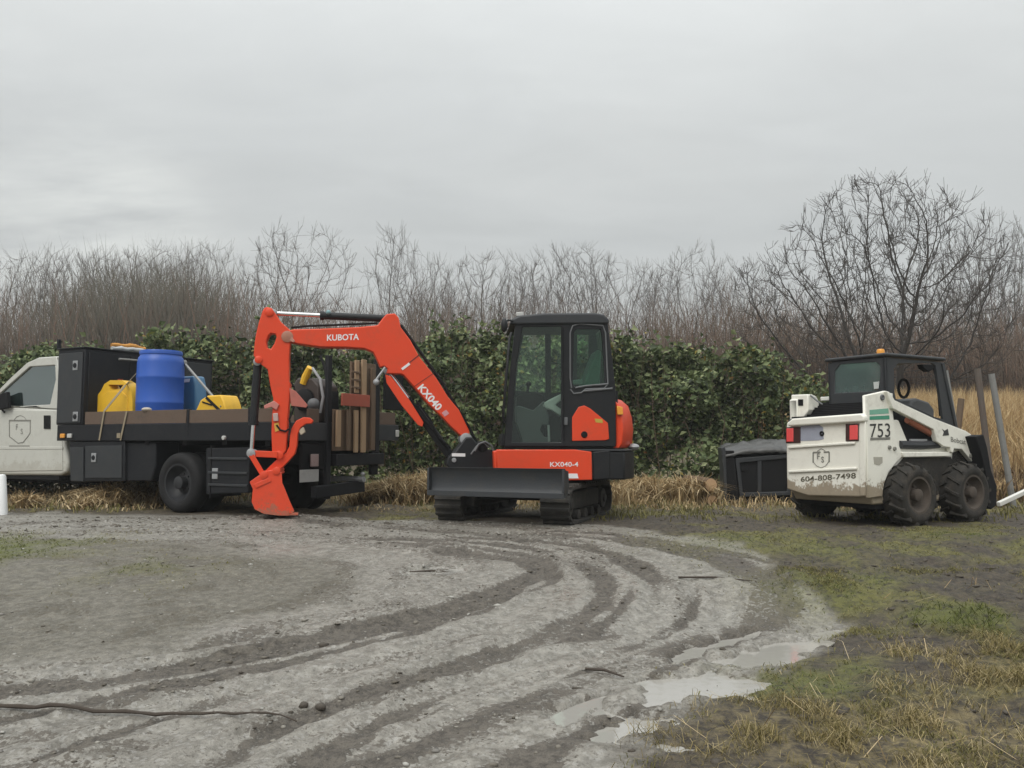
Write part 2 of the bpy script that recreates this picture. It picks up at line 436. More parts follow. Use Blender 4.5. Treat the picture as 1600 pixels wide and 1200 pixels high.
def lettering(body, c, ex, ey, height, m, parent, name='lettering', width=None, bold=0.0, lift=0.003):
    """flat text as a thin mesh: ex reads along the line, ey up"""
    cu = bpy.data.curves.new('t', 'FONT'); cu.body = body; cu.align_x = 'CENTER'; cu.align_y = 'CENTER'
    cu.size = 1.0; cu.offset = bold; cu.resolution_u = 3; cu.extrude = 0.0
    to = bpy.data.objects.new('t', cu); COL.objects.link(to)
    dg = bpy.context.evaluated_depsgraph_get()
    me = bpy.data.meshes.new_from_object(to.evaluated_get(dg))
    bpy.data.objects.remove(to); bpy.data.curves.remove(cu)
    xs = [v.co.x for v in me.vertices]; ys = [v.co.y for v in me.vertices]
    w, h = max(xs) - min(xs), max(ys) - min(ys)
    mx, my = (max(xs) + min(xs)) / 2, (max(ys) + min(ys)) / 2
    sy = height / h; sx = (width / w) if width else sy
    ex, ey = Vector(ex).normalized(), Vector(ey).normalized(); nz = ex.cross(ey).normalized()
    off = root_loc(parent)
    for v in me.vertices:
        v.co = Vector(c) + ex * (v.co.x - mx) * sx + ey * (v.co.y - my) * sy + nz * lift - off
    me.name = name; me.materials.clear(); me.materials.append(m)
    o = bpy.data.objects.new(name, me); COL.objects.link(o); o.parent = parent
    return o
def child_copy(o, parent, mw=None):
    c = o.copy(); COL.objects.link(c); c.parent = parent
    if mw is not None: c.matrix_local = mw
    return c

# ------------------------------------------------------------------ noise for terrain
def _hash(ix, iy, seed):
    h = (ix.astype(np.int64) * 374761393 + iy.astype(np.int64) * 668265263 + seed * 974634777) & 0xFFFFFFFF
    h = ((h ^ (h >> 13)) * 1274126177) & 0xFFFFFFFF
    return ((h ^ (h >> 16)) & 0xFFFF) / 65535.0
def vnoise(x, y, seed=0):
    ix, iy = np.floor(x), np.floor(y); fx, fy = x - ix, y - iy
    fx = fx * fx * (3 - 2 * fx); fy = fy * fy * (3 - 2 * fy)
    a, b = _hash(ix, iy, seed), _hash(ix + 1, iy, seed)
    c, d = _hash(ix, iy + 1, seed), _hash(ix + 1, iy + 1, seed)
    return (a + (b - a) * fx) * (1 - fy) + (c + (d - c) * fx) * fy
def fbm(x, y, oct=4, seed=0, gain=0.5):
    t, a, n = 0.0, 1.0, 0.0
    for i in range(oct):
        t = t + a * vnoise(x * 2 ** i + 17.3 * i, y * 2 ** i - 9.1 * i, seed + i); n += a; a *= gain
    return t / n
def sstep(a, b, x):
    t = np.clip((x - a) / (b - a), 0, 1); return t * t * (3 - 2 * t)

# ------------------------------------------------------------------ ground
def base_z(x, y):
    x = np.asarray(x, float); y = np.asarray(y, float)
    z = -0.34 * (1 - sstep(2.6, 8.8, y))
    z = z + 1.15 * sstep(13.5, 25, y) * sstep(3.0, 8.5, x)
    z = z - 0.13 * np.exp(-(((x + 3.3) / 0.9) ** 2 + ((y - 13.1) / 0.9) ** 2))
    z = z + 2.5 * sstep(48, 80, y)
    return z
def gpx(u, v):
    """pixel -> point on the smooth ground"""
    d = ray(u, v); t = 2.0
    for i in range(60):
        p = CO + d * t
        h = p.z - float(base_z(p.x, p.y))
        t += h / max(0.05, -d.z) * 0.6
        t = max(0.5, min(t, 400))
    p = CO + d * t
    return (p.x, p.y)
def gpoly(l): return np.array([gpx(u, v) for u, v in l])
def dist_line(x, y, P, closed=False):
    d = np.full(x.shape, 1e9)
    n = len(P)
    for i in range(n if closed else n - 1):
        a, b = P[i], P[(i + 1) % n]
        ab = b - a; L = (ab ** 2).sum()
        t = np.clip(((x - a[0]) * ab[0] + (y - a[1]) * ab[1]) / L, 0, 1)
        d = np.minimum(d, np.hypot(x - a[0] - t * ab[0], y - a[1] - t * ab[1]))
    return d
def inside(x, y, P):
    r = np.zeros(x.shape, bool); n = len(P)
    for i in range(n):
        a, b = P[i], P[(i + 1) % n]
        if a[1] == b[1]: continue
        c = ((a[1] > y) != (b[1] > y)) & (x < (b[0] - a[0]) * (y - a[1]) / (b[1] - a[1]) + a[0])
        r ^= c
    return r
def sdist(x, y, P):
    """positive inside"""
    d = dist_line(x, y, P, True); return np.where(inside(x, y, P), d, -d)
def smooth_line(l, n=6):
    P = gpoly(l); out = []
    for i in range(len(P) - 1):
        p0, p1, p2, p3 = P[max(i - 1, 0)], P[i], P[i + 1], P[min(i + 2, len(P) - 1)]
        for k in range(n):
            t = k / n
            out.append(0.5 * ((2 * p1) + (-p0 + p2) * t + (2 * p0 - 5 * p1 + 4 * p2 - p3) * t * t + (-p0 + 3 * p1 - 3 * p2 + p3) * t ** 3))
    out.append(P[-1]); return np.array(out)

GRAVEL = np.vstack([gpoly([(0, 802), (350, 805), (700, 813), (960, 821), (1130, 848), (1215, 885), (1300, 925), (1312, 965), (1205, 1035), (1130, 1098), (1010, 1190), (955, 1235)]), np.array([(0.1, 1.2), (-12, 1.2), (-25, 11.0)])])
ISLAND = gpoly([(-250, 845), (60, 842), (330, 848), (540, 885), (520, 940), (350, 985), (150, 1022), (-250, 1060)])
RUTS = [  # (pixel line, half width m, depth)
    (smooth_line([(700, 862), (800, 872), (842, 893), (800, 920), (700, 953), (600, 978), (480, 1003), (250, 1048), (0, 1085), (-150, 1100)]), 0.115, 1.0),
    (smooth_line([(560, 842), (760, 850), (880, 868), (938, 900), (944, 935), (905, 968), (800, 1014), (640, 1064), (450, 1130), (320, 1200), (250, 1240)]), 0.095, 1.0),
    (smooth_line([(700, 838), (880, 850), (985, 880), (1022, 915), (1018, 945), (985, 975), (900, 1012), (800, 1050), (640, 1110), (480, 1200), (430, 1240)]), 0.085, 0.9),
    (smooth_line([(820, 832), (960, 842), (1100, 868), (1185, 900), (1205, 925), (1180, 952), (1100, 987), (1000, 1032), (880, 1077), (760, 1122), (620, 1195), (560, 1240)]), 0.175, 1.1),
    (smooth_line([(1000, 1110), (900, 1160), (800, 1230)]), 0.15, 0.8),
    (smooth_line([(-40, 815), (300, 812), (560, 822), (760, 838), (900, 860)]), 0.22, 0.5),
    (smooth_line([(150, 1200), (350, 1110), (560, 1040), (760, 985)]), 0.09, 0.5),
]
def _resample(P, n=48):
    L = np.concatenate([[0], np.cumsum(np.hypot(*np.diff(P, axis=0).T))]); q = np.linspace(0, L[-1], n)
    return np.stack([np.interp(q, L, P[:, 0]), np.interp(q, L, P[:, 1])], 1)
for _i, _j, _t, _w in ((0, 1, 0.3, 0.045), (0, 1, 0.62, 0.06), (1, 2, 0.5, 0.05), (2, 3, 0.36, 0.05), (2, 3, 0.66, 0.04), (0, 1, -0.35, 0.05), (3, 2, -0.4, 0.05)):
    RUTS.append((_resample(RUTS[_i][0]) * (1 - _t) + _resample(RUTS[_j][0]) * _t, _w, 0.62))
WETS = [smooth_line([(1080, 880), (1160, 905), (1172, 925), (1130, 950), (1040, 985), (900, 1035), (760, 1085)]),
        smooth_line([(1300, 958), (1200, 1012), (1100, 1060), (1000, 1110), (930, 1160), (900, 1210)]),
        smooth_line([(860, 905), (890, 940), (800, 975), (640, 1020), (480, 1060), (300, 1130)]),
        smooth_line([(985, 905), (985, 940), (930, 975), (830, 1018)])]
PUDDLES = [([(978, 1098), (1005, 1070), (1055, 1042), (1112, 1030), (1168, 1052), (1172, 1074), (1120, 1086), (1050, 1092), (1010, 1108)], 0.0),
           ([(952, 1158), (955, 1116), (1000, 1106), (1030, 1110), (1022, 1132), (985, 1150)], 0.0),
           ([(1100, 1034), (1150, 1004), (1205, 988), (1250, 970), (1304, 956), (1304, 972), (1240, 1002), (1200, 1020), (1150, 1036)], 0.0),
           ([(1022, 1168), (1066, 1168), (1060, 1184), (1035, 1190)], 0.0),
           ([(1048, 1012), (1090, 992), (1140, 976), (1175, 960), (1180, 968), (1148, 986), (1100, 1003), (1055, 1020)], 0.0),
           ([(860, 1128), (905, 1104), (945, 1086), (952, 1096), (910, 1118), (870, 1138)], 0.0),
           ([(640, 886), (715, 884), (720, 893), (650, 896)], 0.0)]
PUD = []
for l, _ in PUDDLES:
    P = gpoly(l); PUD.append((P, float(base_z(P[:, 0], P[:, 1]).mean()) - 0.012))
_l = (PUD[0][1] + PUD[1][1]) / 2
PUD[0] = (PUD[0][0], _l); PUD[1] = (PUD[1][0], _l - 0.004); PUD[2] = (PUD[2][0], _l - 0.002); PUD[3] = (PUD[3][0], _l - 0.010)
PUD[4] = (PUD[4][0], _l - 0.005); PUD[5] = (PUD[5][0], _l - 0.006)
MOSS = [(gpx(20, 858), 0.75, 1.0), (gpx(-60, 855), 0.8, 1.0), (gpx(235, 885), 0.55, 0.55), (gpx(1190, 1065), 0.30, 0.9), (gpx(1285, 1068), 0.30, 0.8),
        (gpx(1270, 915), 0.5, 0.6), (gpx(1130, 850), 0.8, 0.45), (gpx(1380, 905), 0.5, 0.5), (gpx(1500, 970), 0.35, 0.9), (gpx(1330, 1050), 0.2, 0.6), (gpx(1300, 860), 0.9, 0.4), (gpx(1500, 840), 0.9, 0.4)]

def masks(x, y):
    x = np.asarray(x, float); y = np.asarray(y, float)
    near = (y < 14) & (np.abs(x) < 16) & (y > 1)
    g = np.where(y < 9.6, 0.0, 0.0) * np.ones_like(x)
    isl = np.zeros_like(g); rut = np.zeros_like(g); rz = np.zeros_like(g); wet = np.zeros_like(g)
    xn, yn = x[near], y[near]
    nz = (fbm(xn * 2.3, yn * 2.3, 4, 3) - 0.5)
    sd = sdist(xn, yn, GRAVEL)
    g[near] = sstep(-0.10, 0.12, sd + nz * 0.55)
    si = sdist(xn, yn, ISLAND)
    isl[near] = sstep(-0.45, 0.35, si + nz * 0.8)
    rr = np.zeros_like(xn); zr = np.zeros_like(xn)
    wob = (fbm(xn * 1.6, yn * 1.6, 3, 11) - 0.5) * 0.12
    for ri, (P, hw, dp) in enumerate(RUTS):
        d = dist_line(xn, yn, P) + wob + (fbm(xn * 3.5 + ri * 7, yn * 3.5, 3, 19) - 0.5) * 0.10
        amp = np.clip(0.15 + 2.6 * (fbm(xn * 0.7 + ri * 11.3, yn * 0.7 - ri * 5.1, 3, 23) - 0.27), 0.08, 1.0)
        k = np.exp(-(d / (hw * (0.75 + 0.5 * amp))) ** 2) * amp
        rr = np.maximum(rr, k * min(1, dp) * 0.95)
        zr += dp * (-0.024 * k + 0.014 * np.exp(-((d - hw * 1.7) / (hw * 0.55)) ** 2))
    ww = np.zeros_like(xn)
    for P in WETS:
        d = dist_line(xn, yn, P) + wob * 1.5
        ww = np.maximum(ww, np.exp(-(d / 0.26) ** 2))
    rut[near] = rr; rz[near] = zr; wet[near] = ww
    moss = np.zeros_like(g)
    for (mx, my), r, a in MOSS:
        moss = np.maximum(moss, a * np.exp(-(((x - mx) / r) ** 2 + ((y - my) / (r * 1.1)) ** 2)))
    pat = fbm(x * 0.9, y * 0.9, 4, 21)
    pat2 = fbm(x * 3.1, y * 3.1, 3, 31)
    green = (1 - g) * sstep(0.46, 0.67, pat + (pat2 - 0.5) * 0.35 + moss * 0.5)
    green = green * sstep(0.36, 0.54, fbm(x * 1.9 + 40, y * 2.2, 4, 27) + moss * 0.3)
    green = np.maximum(green, moss * sstep(0.35, 0.6, pat2 + moss * 0.25))
    green = np.where(x < -2, green * (1 - 0.9 * sstep(8.9, 9.6, y)), green)
    ln = gpx(1420, 1160)
    straw = np.exp(-(((x - ln[0]) / 0.8) ** 2 + ((y - ln[1]) / 0.42) ** 2)) * 1.1
    sp = gpx(1540, 1040)
    straw = np.maximum(straw, 0.9 * np.exp(-(((x - sp[0]) / 0.35) ** 2 + ((y - sp[1]) / 0.35) ** 2)))
    straw = np.clip(straw + (pat2 - 0.5) * 0.9 * (straw > 0.12), 0, 1) * (1 - g)
    straw = np.maximum(straw, (1 - g) * sstep(10.6, 12.0, y) * 0.6)
    mud = (1 - g) * (1 - green) * (1 - straw)
    # tyre streaks: fine bands that run along the curving track
    stk = np.full_like(g, 0.5)
    along = np.arctan2(yn - 6.0, xn + 3.0)
    wrp = (fbm(xn * 1.3, yn * 1.3, 3, 81) - 0.5) * 0.5
    q1 = fbm((si + wrp * 0.5) * 4.5, along * 2.2, 4, 83, 0.6)
    stk[near] = q1
    return g, green, mud, straw, rut, rz, wet, isl, moss, stk
def height(x, y, m=None):
    x = np.asarray(x, float); y = np.asarray(y, float)
    g, green, mud, straw, rut, rz, wet, isl, moss, stk = masks(x, y) if m is None else m
    z = base_z(x, y)
    nearf = 1 - sstep(9, 16, y)
    z = z + rz + g * (stk - 0.5) * 0.035 * nearf * (1 - 0.7 * isl)
    z = z + (fbm(x * 0.9, y * 0.9, 3, 41) - 0.5) * 0.025
    z = z + (1 - g) * ((fbm(x * 2.6, y * 2.6, 4, 51) - 0.45) * 0.13 + (fbm(x * 8, y * 8, 4, 55, 0.65) - 0.5) * 0.085 * nearf)
    band = np.maximum(rut, sstep(0.45, 0.62, stk)) * (1 - 0.6 * isl)
    z = z + g * ((fbm(x * 12, y * 12, 3, 61, 0.65) - 0.5) * (0.010 + 0.045 * band) + (fbm(x * 4, y * 4, 3, 63) - 0.5) * 0.02) * nearf * (1 - 0.7 * wet)
    z = z + (1 - g) * moss * 0.03
    W_ = np.zeros_like(z); Tg = np.zeros_like(z)
    fn = fbm(x * 5, y * 5, 5, 71, 0.6) - 0.5
    for P, lv in PUD:
        nb = (np.abs(x - P[:, 0].mean()) < 3) & (np.abs(y - P[:, 1].mean()) < 3)
        if not nb.any(): continue
        sd = sdist(x[nb], y[nb], P)
        w = 1 - sstep(0.12, 0.75, -sd)
        rim = sstep(-0.03, 0.10, -sd + fn[nb] * 0.42)
        bot = lv - 0.020 + 0.042 * rim + fn[nb] * 0.062
        better = w > W_[nb]
        W_[nb] = np.where(better, w, W_[nb]); Tg[nb] = np.where(better, bot, Tg[nb])
    z = z * (1 - W_) + Tg * W_
    # machines stand on firm level patches
    for cx_, cy_, r in ((0.2, 10.3, 1.9), (4.6, 9.9, 1.6), (-4.3, 11.5, 1.4)):
        w = np.exp(-(((x - cx_) / r) ** 2 + ((y - cy_) / r) ** 2) ** 2)
        z = z * (1 - 0.75 * w) + 0.0 * w
    z = z + 0.062 * np.exp(-(((x + 2.85) / 0.75) ** 2 + ((y - 9.95) / 0.55) ** 2) ** 2)
    return z
def hz(x, y): return float(height(np.array([x]), np.array([y]))[0])

def axis_lines(dense0, dense1, step, lo, hi, growth):
    a = list(np.arange(dense0, dense1 + 1e-6, step)); s = step
    b = dense1
    while b < hi: s *= growth; b += s; a.append(b)
    s = step; b = dense0
    while b > lo: s *= growth; b -= s; a.insert(0, b)
    return np.array(a)
XL = axis_lines(-7.2, 7.6, 0.026, -900, 900, 1.15)
YL = np.concatenate([axis_lines(2.8, 6.2, 0.021, -60, 6.2, 1.09)[:-1], axis_lines(6.2, 10.2, 0.036, 6.2, 1200, 1.08)])
YL = np.unique(np.round(YL, 5))
GX, GY = np.meshgrid(XL, YL)
gx, gy = GX.ravel(), GY.ravel()
M = masks(gx, gy)
gz = height(gx, gy, M)
nx, ny = len(XL), len(YL)
ii = (np.arange(ny - 1)[:, None] * nx + np.arange(nx - 1)[None, :]).ravel()
quads = np.stack([ii, ii + 1, ii + nx + 1, ii + nx], 1)

gm, t = nodes_of('ground_earth'); N = NT(t)
a1 = N.n('ShaderNodeAttribute', attribute_name='mask1'); a2 = N.n('ShaderNodeAttribute', attribute_name='mask2')
s1 = N.n('ShaderNodeSeparateColor'); N.l(a1.outputs['Color'], s1.inputs[0])
s2 = N.n('ShaderNodeSeparateColor'); N.l(a2.outputs['Color'], s2.inputs[0])
gr, gn, st = s1.outputs[0], s1.outputs[1], s1.outputs[2]; rt = a1.outputs['Alpha']
wt, il, mo, sk_ = s2.outputs[0], s2.outputs[1], s2.outputs[2], a2.outputs['Alpha']
P_ = N.pos()
na = N.noise(P_, 2.2, 7, 0.65); nb_ = N.noise(P_, 14, 6, 0.65); nc = N.noise(P_, 70, 4, 0.6); nd = N.noise(P_, 0.5, 4, 0.55)
vo = N.n('ShaderNodeTexVoronoi'); N.l(P_, vo.inputs['Vector']); vo.inputs['Scale'].default_value = 55
ne = N.noise(P_, 32, 5, 0.7)
crumb = N.math('ADD', N.math('MULTIPLY', ne, 0.65), N.math('MULTIPLY', nb_, 0.45))        # small-scale lumps of mud on silt
gcol = N.mix(N.rng(nb_, 0.3, 0.7), (0.120, 0.110, 0.091), (0.272, 0.256, 0.224))
gcol = N.mix(N.math('MULTIPLY', N.rng(vo.outputs['Color'], 0.6, 0.9), 0.4), gcol, (0.36, 0.35, 0.33))
# bands of churned earth along the track, broken by crumbs
band = N.math('ADD', N.math('MULTIPLY', N.rng(sk_, 0.44, 0.66), 0.46), N.math('MULTIPLY', N.rng(rt, 0.15, 0.6), 0.9))
band = N.math('ADD', band, N.math('MULTIPLY', N.rng(na, 0.42, 0.66), 0.28))
band = N.math('SUBTRACT', band, N.math('MULTIPLY', wt, 0.35))
bandf = N.rng(N.math('ADD', band, N.math('MULTIPLY_ADD', crumb, 4.2, -2.31)), 0.36, 0.68)
earth = N.mix(N.rng(crumb, 0.44, 0.64), (0.036, 0.029, 0.022), (0.110, 0.094, 0.075))
gcol = N.mix(N.math('MULTIPLY', bandf, 0.88), gcol, earth)
gcol = N.mix(N.math('MULTIPLY', N.rng(nc, 0.54, 0.70), 0.8), gcol, (0.060, 0.051, 0.040))
ic = N.mix(N.rng(nb_, 0.35, 0.7), (0.070, 0.062, 0.040), (0.145, 0.130, 0.094))
gcol = N.mix(N.math('MULTIPLY', il, 0.52), gcol, ic)
mud_ = N.mix(N.rng(nb_, 0.32, 0.68), (0.026, 0.020, 0.015), (0.088, 0.070, 0.050))
mud_ = N.mix(N.math('MULTIPLY', N.rng(ne, 0.5, 0.72), 0.75), mud_, (0.105, 0.092, 0.050))
grn = N.mix(N.rng(nb_, 0.3, 0.7), (0.066, 0.062, 0.019), (0.170, 0.152, 0.050))
grn = N.mix(mo, grn, N.mix(nb_, (0.060, 0.072, 0.016), (0.14, 0.15, 0.038)))
stc = N.mix(N.rng(nb_, 0.3, 0.7), (0.062, 0.050, 0.024), (0.24, 0.19, 0.09))
col = N.mix(gr, mud_, gcol)
col = N.mix(N.math('MULTIPLY', gn, N.rng(crumb, 0.40, 0.56), clamp=True), col, grn)
col = N.mix(N.math('MULTIPLY', st, N.rng(crumb, 0.44, 0.62), clamp=True), col, stc)
wet_ = N.math('MULTIPLY', N.math('MULTIPLY', wt, gr), N.rng(na, 0.30, 0.55), clamp=True)
wet2 = N.math('MULTIPLY', gr, N.rng(nd, 0.35, 0.62, 0.35, 0.8))
wetx = N.math('MULTIPLY', N.math('MAXIMUM', wet_, wet2), N.math('SUBTRACT', 1.0, N.math('MULTIPLY', bandf, 0.8)))
wetx = N.math('MULTIPLY', wetx, N.math('SUBTRACT', 1.0, N.math('MULTIPLY', il, 0.8)))
bs = N.n('ShaderNodeBsdfPrincipled'); N.l(col, bs.inputs['Base Color'])
ro = N.math('MULTIPLY_ADD', wetx, -0.52, N.math('MULTIPLY_ADD', nb_, 0.3, 0.62))
N.l(ro, bs.inputs['Roughness']); bs.inputs['Specular IOR Level'].default_value = 0.5
bp = N.n('ShaderNodeBump'); bp.inputs['Distance'].default_value = 0.045
N.l(N.math('MULTIPLY_ADD', wetx, -0.55, 0.75), bp.inputs['Strength'])
N.l(N.math('ADD', N.math('MULTIPLY', nb_, 0.8), N.math('ADD', N.math('MULTIPLY', ne, 1.0), N.math('MULTIPLY', nc, 0.45))), bp.inputs['Height']); N.l(bp.outputs[0], bs.inputs['Normal'])
o = N.n('ShaderNodeOutputMaterial'); N.l(bs.outputs[0], o.inputs[0])

ground = raw_mesh('ground', np.stack([gx, gy, gz], 1), quads, gm, smooth=True)
ground['kind'] = 'structure'
for nm, cols in (('mask1', (M[0], M[1], M[3], M[4])), ('mask2', (M[6], M[7], M[8], M[9]))):
    at = ground.data.color_attributes.new(nm, 'FLOAT_COLOR', 'POINT')
    at.data.foreach_set('color', np.stack(cols, 1).astype(np.float32).ravel())

# puddles: still muddy water lying in the hollows
wm_, t = nodes_of('puddle_water'); N = NT(t)
bs = N.n('ShaderNodeBsdfPrincipled'); bs.inputs['Base Color'].default_value = (0.31, 0.297, 0.27, 1)
bs.inputs['Roughness'].default_value = 0.05; bs.inputs['Specular IOR Level'].default_value = 1.0
bp = N.n('ShaderNodeBump'); bp.inputs['Strength'].default_value = 0.07; bp.inputs['Distance'].default_value = 0.01; N.l(N.noise(N.pos(), 22, 3, 0.5), bp.inputs['Height']); N.l(bp.outputs[0], bs.inputs['Normal'])
o = N.n('ShaderNodeOutputMaterial'); N.l(bs.outputs[0], o.inputs[0])
for P, lv in PUD:
    c = P.mean(0); mb = MB()
    pts = []
    for i in range(len(P)):
        a, b2 = P[i], P[(i + 1) % len(P)]
        for k in range(3):
            q = a + (b2 - a) * k / 3; d = q - c; L = np.hypot(*d)
            q = c + d * (1 + 0.13 / max(L, 0.1)); pts.append(Vector((q[0], q[1], lv)))
    mb.plate([pts], (0, 0, -0.008))
    o = mb.build('puddle', wm_); o['kind'] = 'structure'

# ------------------------------------------------------------------ vegetation
rng = np.random.default_rng(5)
def blades(name, X, Y, Z, h, w, lean, m, kind='stuff', parent=None, droop=0.35):
    n = len(X); az = rng.uniform(0, 2 * np.pi, n); fa = rng.uniform(0, 2 * np.pi, n)
    dx, dy = np.cos(az), np.sin(az); wx, wy = np.cos(fa), np.sin(fa)
    ln = lean * rng.uniform(0.2, 1.6, n)
    b = np.stack([X, Y, Z], 1)
    v = np.zeros((n, 5, 3))
    W_ = np.stack([wx * w / 2, wy * w / 2, np.zeros(n)], 1)
    mid = b + np.stack([dx * ln * h * 0.4, dy * ln * h * 0.4, h * 0.62], 1)
    tip = b + np.stack([dx * ln * h * 1.1, dy * ln * h * 1.1, h * (1.0 - droop * ln)], 1)
    v[:, 0] = b - W_; v[:, 1] = b + W_; v[:, 2] = mid + W_ * 0.8; v[:, 3] = mid - W_ * 0.8; v[:, 4] = tip
    base = np.arange(n)[:, None] * 5
    f = np.concatenate([base + np.array([0, 1, 2]), base + np.array([0, 2, 3]), base + np.array([3, 2, 4])], 0)
    o = raw_mesh(name, v.reshape(-1, 3), f, m, parent, off=root_loc(parent) if parent is not None else None)
    if kind: o['kind'] = kind
    return o
def leaves(name, C, size, m, parent=None, up=0.5, outw=None, asp=0.62):
    n = len(C); v = np.zeros((n, 4, 3))
    d = rng.normal(size=(n, 3)); d[:, 2] *= 0.7; d /= np.linalg.norm(d, axis=1)[:, None]
    nr = rng.normal(size=(n, 3)) * 0.8 + np.array([0, -0.5, up])
    if outw is not None: nr += outw
    s = np.cross(d, nr); s /= np.linalg.norm(s, axis=1)[:, None] + 1e-9
    nn = np.cross(s, d)
    L = size[:, None]
    v[:, 0] = C - d * L * 0.5; v[:, 2] = C + d * L * 0.5 - nn * L * 0.12
    v[:, 1] = C + s * L * asp * 0.5 + nn * L * 0.14 + d * L * 0.05; v[:, 3] = C - s * L * asp * 0.5 + nn * L * 0.14 + d * L * 0.05
    base = np.arange(n)[:, None] * 4
    f = np.concatenate([base + np.array([0, 1, 2]), base + np.array([0, 2, 3])], 0)
    o = raw_mesh(name, v.reshape(-1, 3), f, m, parent, off=root_loc(parent) if parent is not None else None)
    o['kind'] = 'stuff'
    return o

LEAF = leafy('hedge_leaf', [(0.024, 0.034, 0.014), (0.060, 0.086, 0.032), (0.102, 0.138, 0.053), (0.165, 0.205, 0.088), (0.26, 0.29, 0.145)], 0.6, 0.14, 0.35, 0.9)
LEAFY_ = leafy('hedge_yellow_leaf', [(0.17, 0.19, 0.05), (0.27, 0.26, 0.07), (0.30, 0.21, 0.05), (0.24, 0.11, 0.04)], 0.5, 0.15)
TWIG = leafy('bramble_stem', [(0.06, 0.045, 0.03), (0.10, 0.07, 0.045)], 0.8)
HY = 15.0
prof = [(-900, 560), (-120, 558), (0, 556), (60, 552), (110, 536), (160, 540), (230, 528), (300, 534), (340, 524), (400, 508), (450, 520), (520, 530), (640, 532), (690, 522), (760, 528), (830, 532), (960, 540), (1000, 534), (1060, 548), (1110, 562), (1170, 560), (1215, 570), (1250, 584), (1280, 602), (1310, 650), (1330, 740)]
hx = np.array([(u - 800) / F_PX * (HY + 0.9) for u, v in prof])
hzt = np.array([at_y(u, v, HY).z for u, v in prof])
hedge = thing('bramble_hedge', 'long dark green leafy hedge with yellow leaves behind the three machines', 'hedge', (0, HY, 0))
def hedge_pts(n, shell=True):
    x = rng.uniform(hx[0], hx[-1], n)
    top = np.interp(x, hx, hzt) + (fbm(x * 2.1, x * 0 + 3, 4, 5) - 0.5) * 0.95 + np.maximum(0, rng.normal(0, 0.16, n))
    top = np.maximum(top, 0.3)
    k = rng.beta(1.15, 0.85, n)                      # height fraction
    lump = (fbm(x * 1.5, k * top * 1.7 + 50, 4, 9) - 0.5) * 2.5
    front = HY + 0.1 + 0.75 * k ** 2 - lump
    depth = rng.exponential(0.26, n)
    y = front + depth
    z = k * top + rng.normal(0, 0.05, n)
    return x, y, np.maximum(z, 0.05), k, top
x, y, z, k, top = hedge_pts(92000)
C = np.stack([x, y, z], 1)
leaves('leaf_mass', C, rng.uniform(0.06, 0.17, len(C)), LEAF, hedge)
x, y, z, k, top = hedge_pts(7000)
sel = (fbm(x * 0.8, z * 0.8, 3, 77) + (k > 0.8) * 0.14 + rng.uniform(-.08, .08, len(x))) > 0.53
C = np.stack([x, y - 0.05, z], 1)[sel]
leaves('yellow_leaf_mass', C, rng.uniform(0.06, 0.12, len(C)), LEAFY_, hedge)
# canes: sprigs that poke out of the top, bare stems below
mb = MB()
for i in range(170):
    xx = random.uniform(hx[0], hx[-1]); tt = float(np.interp(xx, hx, hzt))
    p = Vector((xx, HY + random.uniform(0.1, 1.2), 0.05)); q = Vector((xx + random.uniform(-.5, .5), HY + random.uniform(-.4, 1.2), tt + random.uniform(-0.3, 0.18)))
    mid = (p + q) / 2 + Vector((random.uniform(-.3, .3), random.uniform(-.2, .2), 0.2))
    mb.tube([p, mid, q], [0.010, 0.008, 0.003], 3, caps=False)
o = mb.build('cane_mass', TWIG, hedge); o['kind'] = 'stuff'

# ---- dry straw and weeds along the foot of the hedge
STRAW = leafy('dry_straw', [(0.19, 0.13, 0.06), (0.34, 0.24, 0.125), (0.48, 0.36, 0.20), (0.60, 0.49, 0.31)], 0.7, 0.2, 0.2)
STRAWM = leafy('matted_straw', [(0.085, 0.074, 0.026), (0.17, 0.14, 0.05), (0.29, 0.23, 0.105), (0.45, 0.37, 0.21)], 0.7, 0.2, 0.2)
GOLD = leafy('tall_dry_grass', [(0.28, 0.185, 0.09), (0.42, 0.29, 0.145), (0.53, 0.39, 0.21), (0.62, 0.50, 0.30)], 0.7, 0.2, 0.2, 0.35)
DULLG = leafy('dull_green_grass', [(0.080, 0.076, 0.024), (0.125, 0.118, 0.038), (0.185, 0.168, 0.058), (0.27, 0.23, 0.11)], 0.7, 0.2, 0.2)
MOSSG = leafy('bright_moss_grass', [(0.05, 0.062, 0.014), (0.09, 0.105, 0.025), (0.15, 0.155, 0.045)], 0.7, 0.2, 0.2)
BRAKE = leafy('brown_dead_weed', [(0.07, 0.045, 0.025), (0.13, 0.085, 0.045), (0.22, 0.15, 0.08)], 0.8, 0.1)
def scatter(n, x0, x1, y0, y1): return rng.uniform(x0, x1, n), rng.uniform(y0, y1, n)
_tf = np.array([-math.cos(RAD(28)), math.sin(RAD(28))]); _ts = np.array([math.sin(RAD(28)), math.cos(RAD(28))])
def off_truck(X, Y):
    """keeps tall growth out of the ground the truck's rear stands on"""
    p = (X + 4.48) * _tf[0] + (Y - 11.2) * _tf[1]; q = (X + 4.48) * _ts[0] + (Y - 11.2) * _ts[1]
    return ~((p > -1.75) & (p < 0.75) & (q > -0.3) & (q < 2.65))
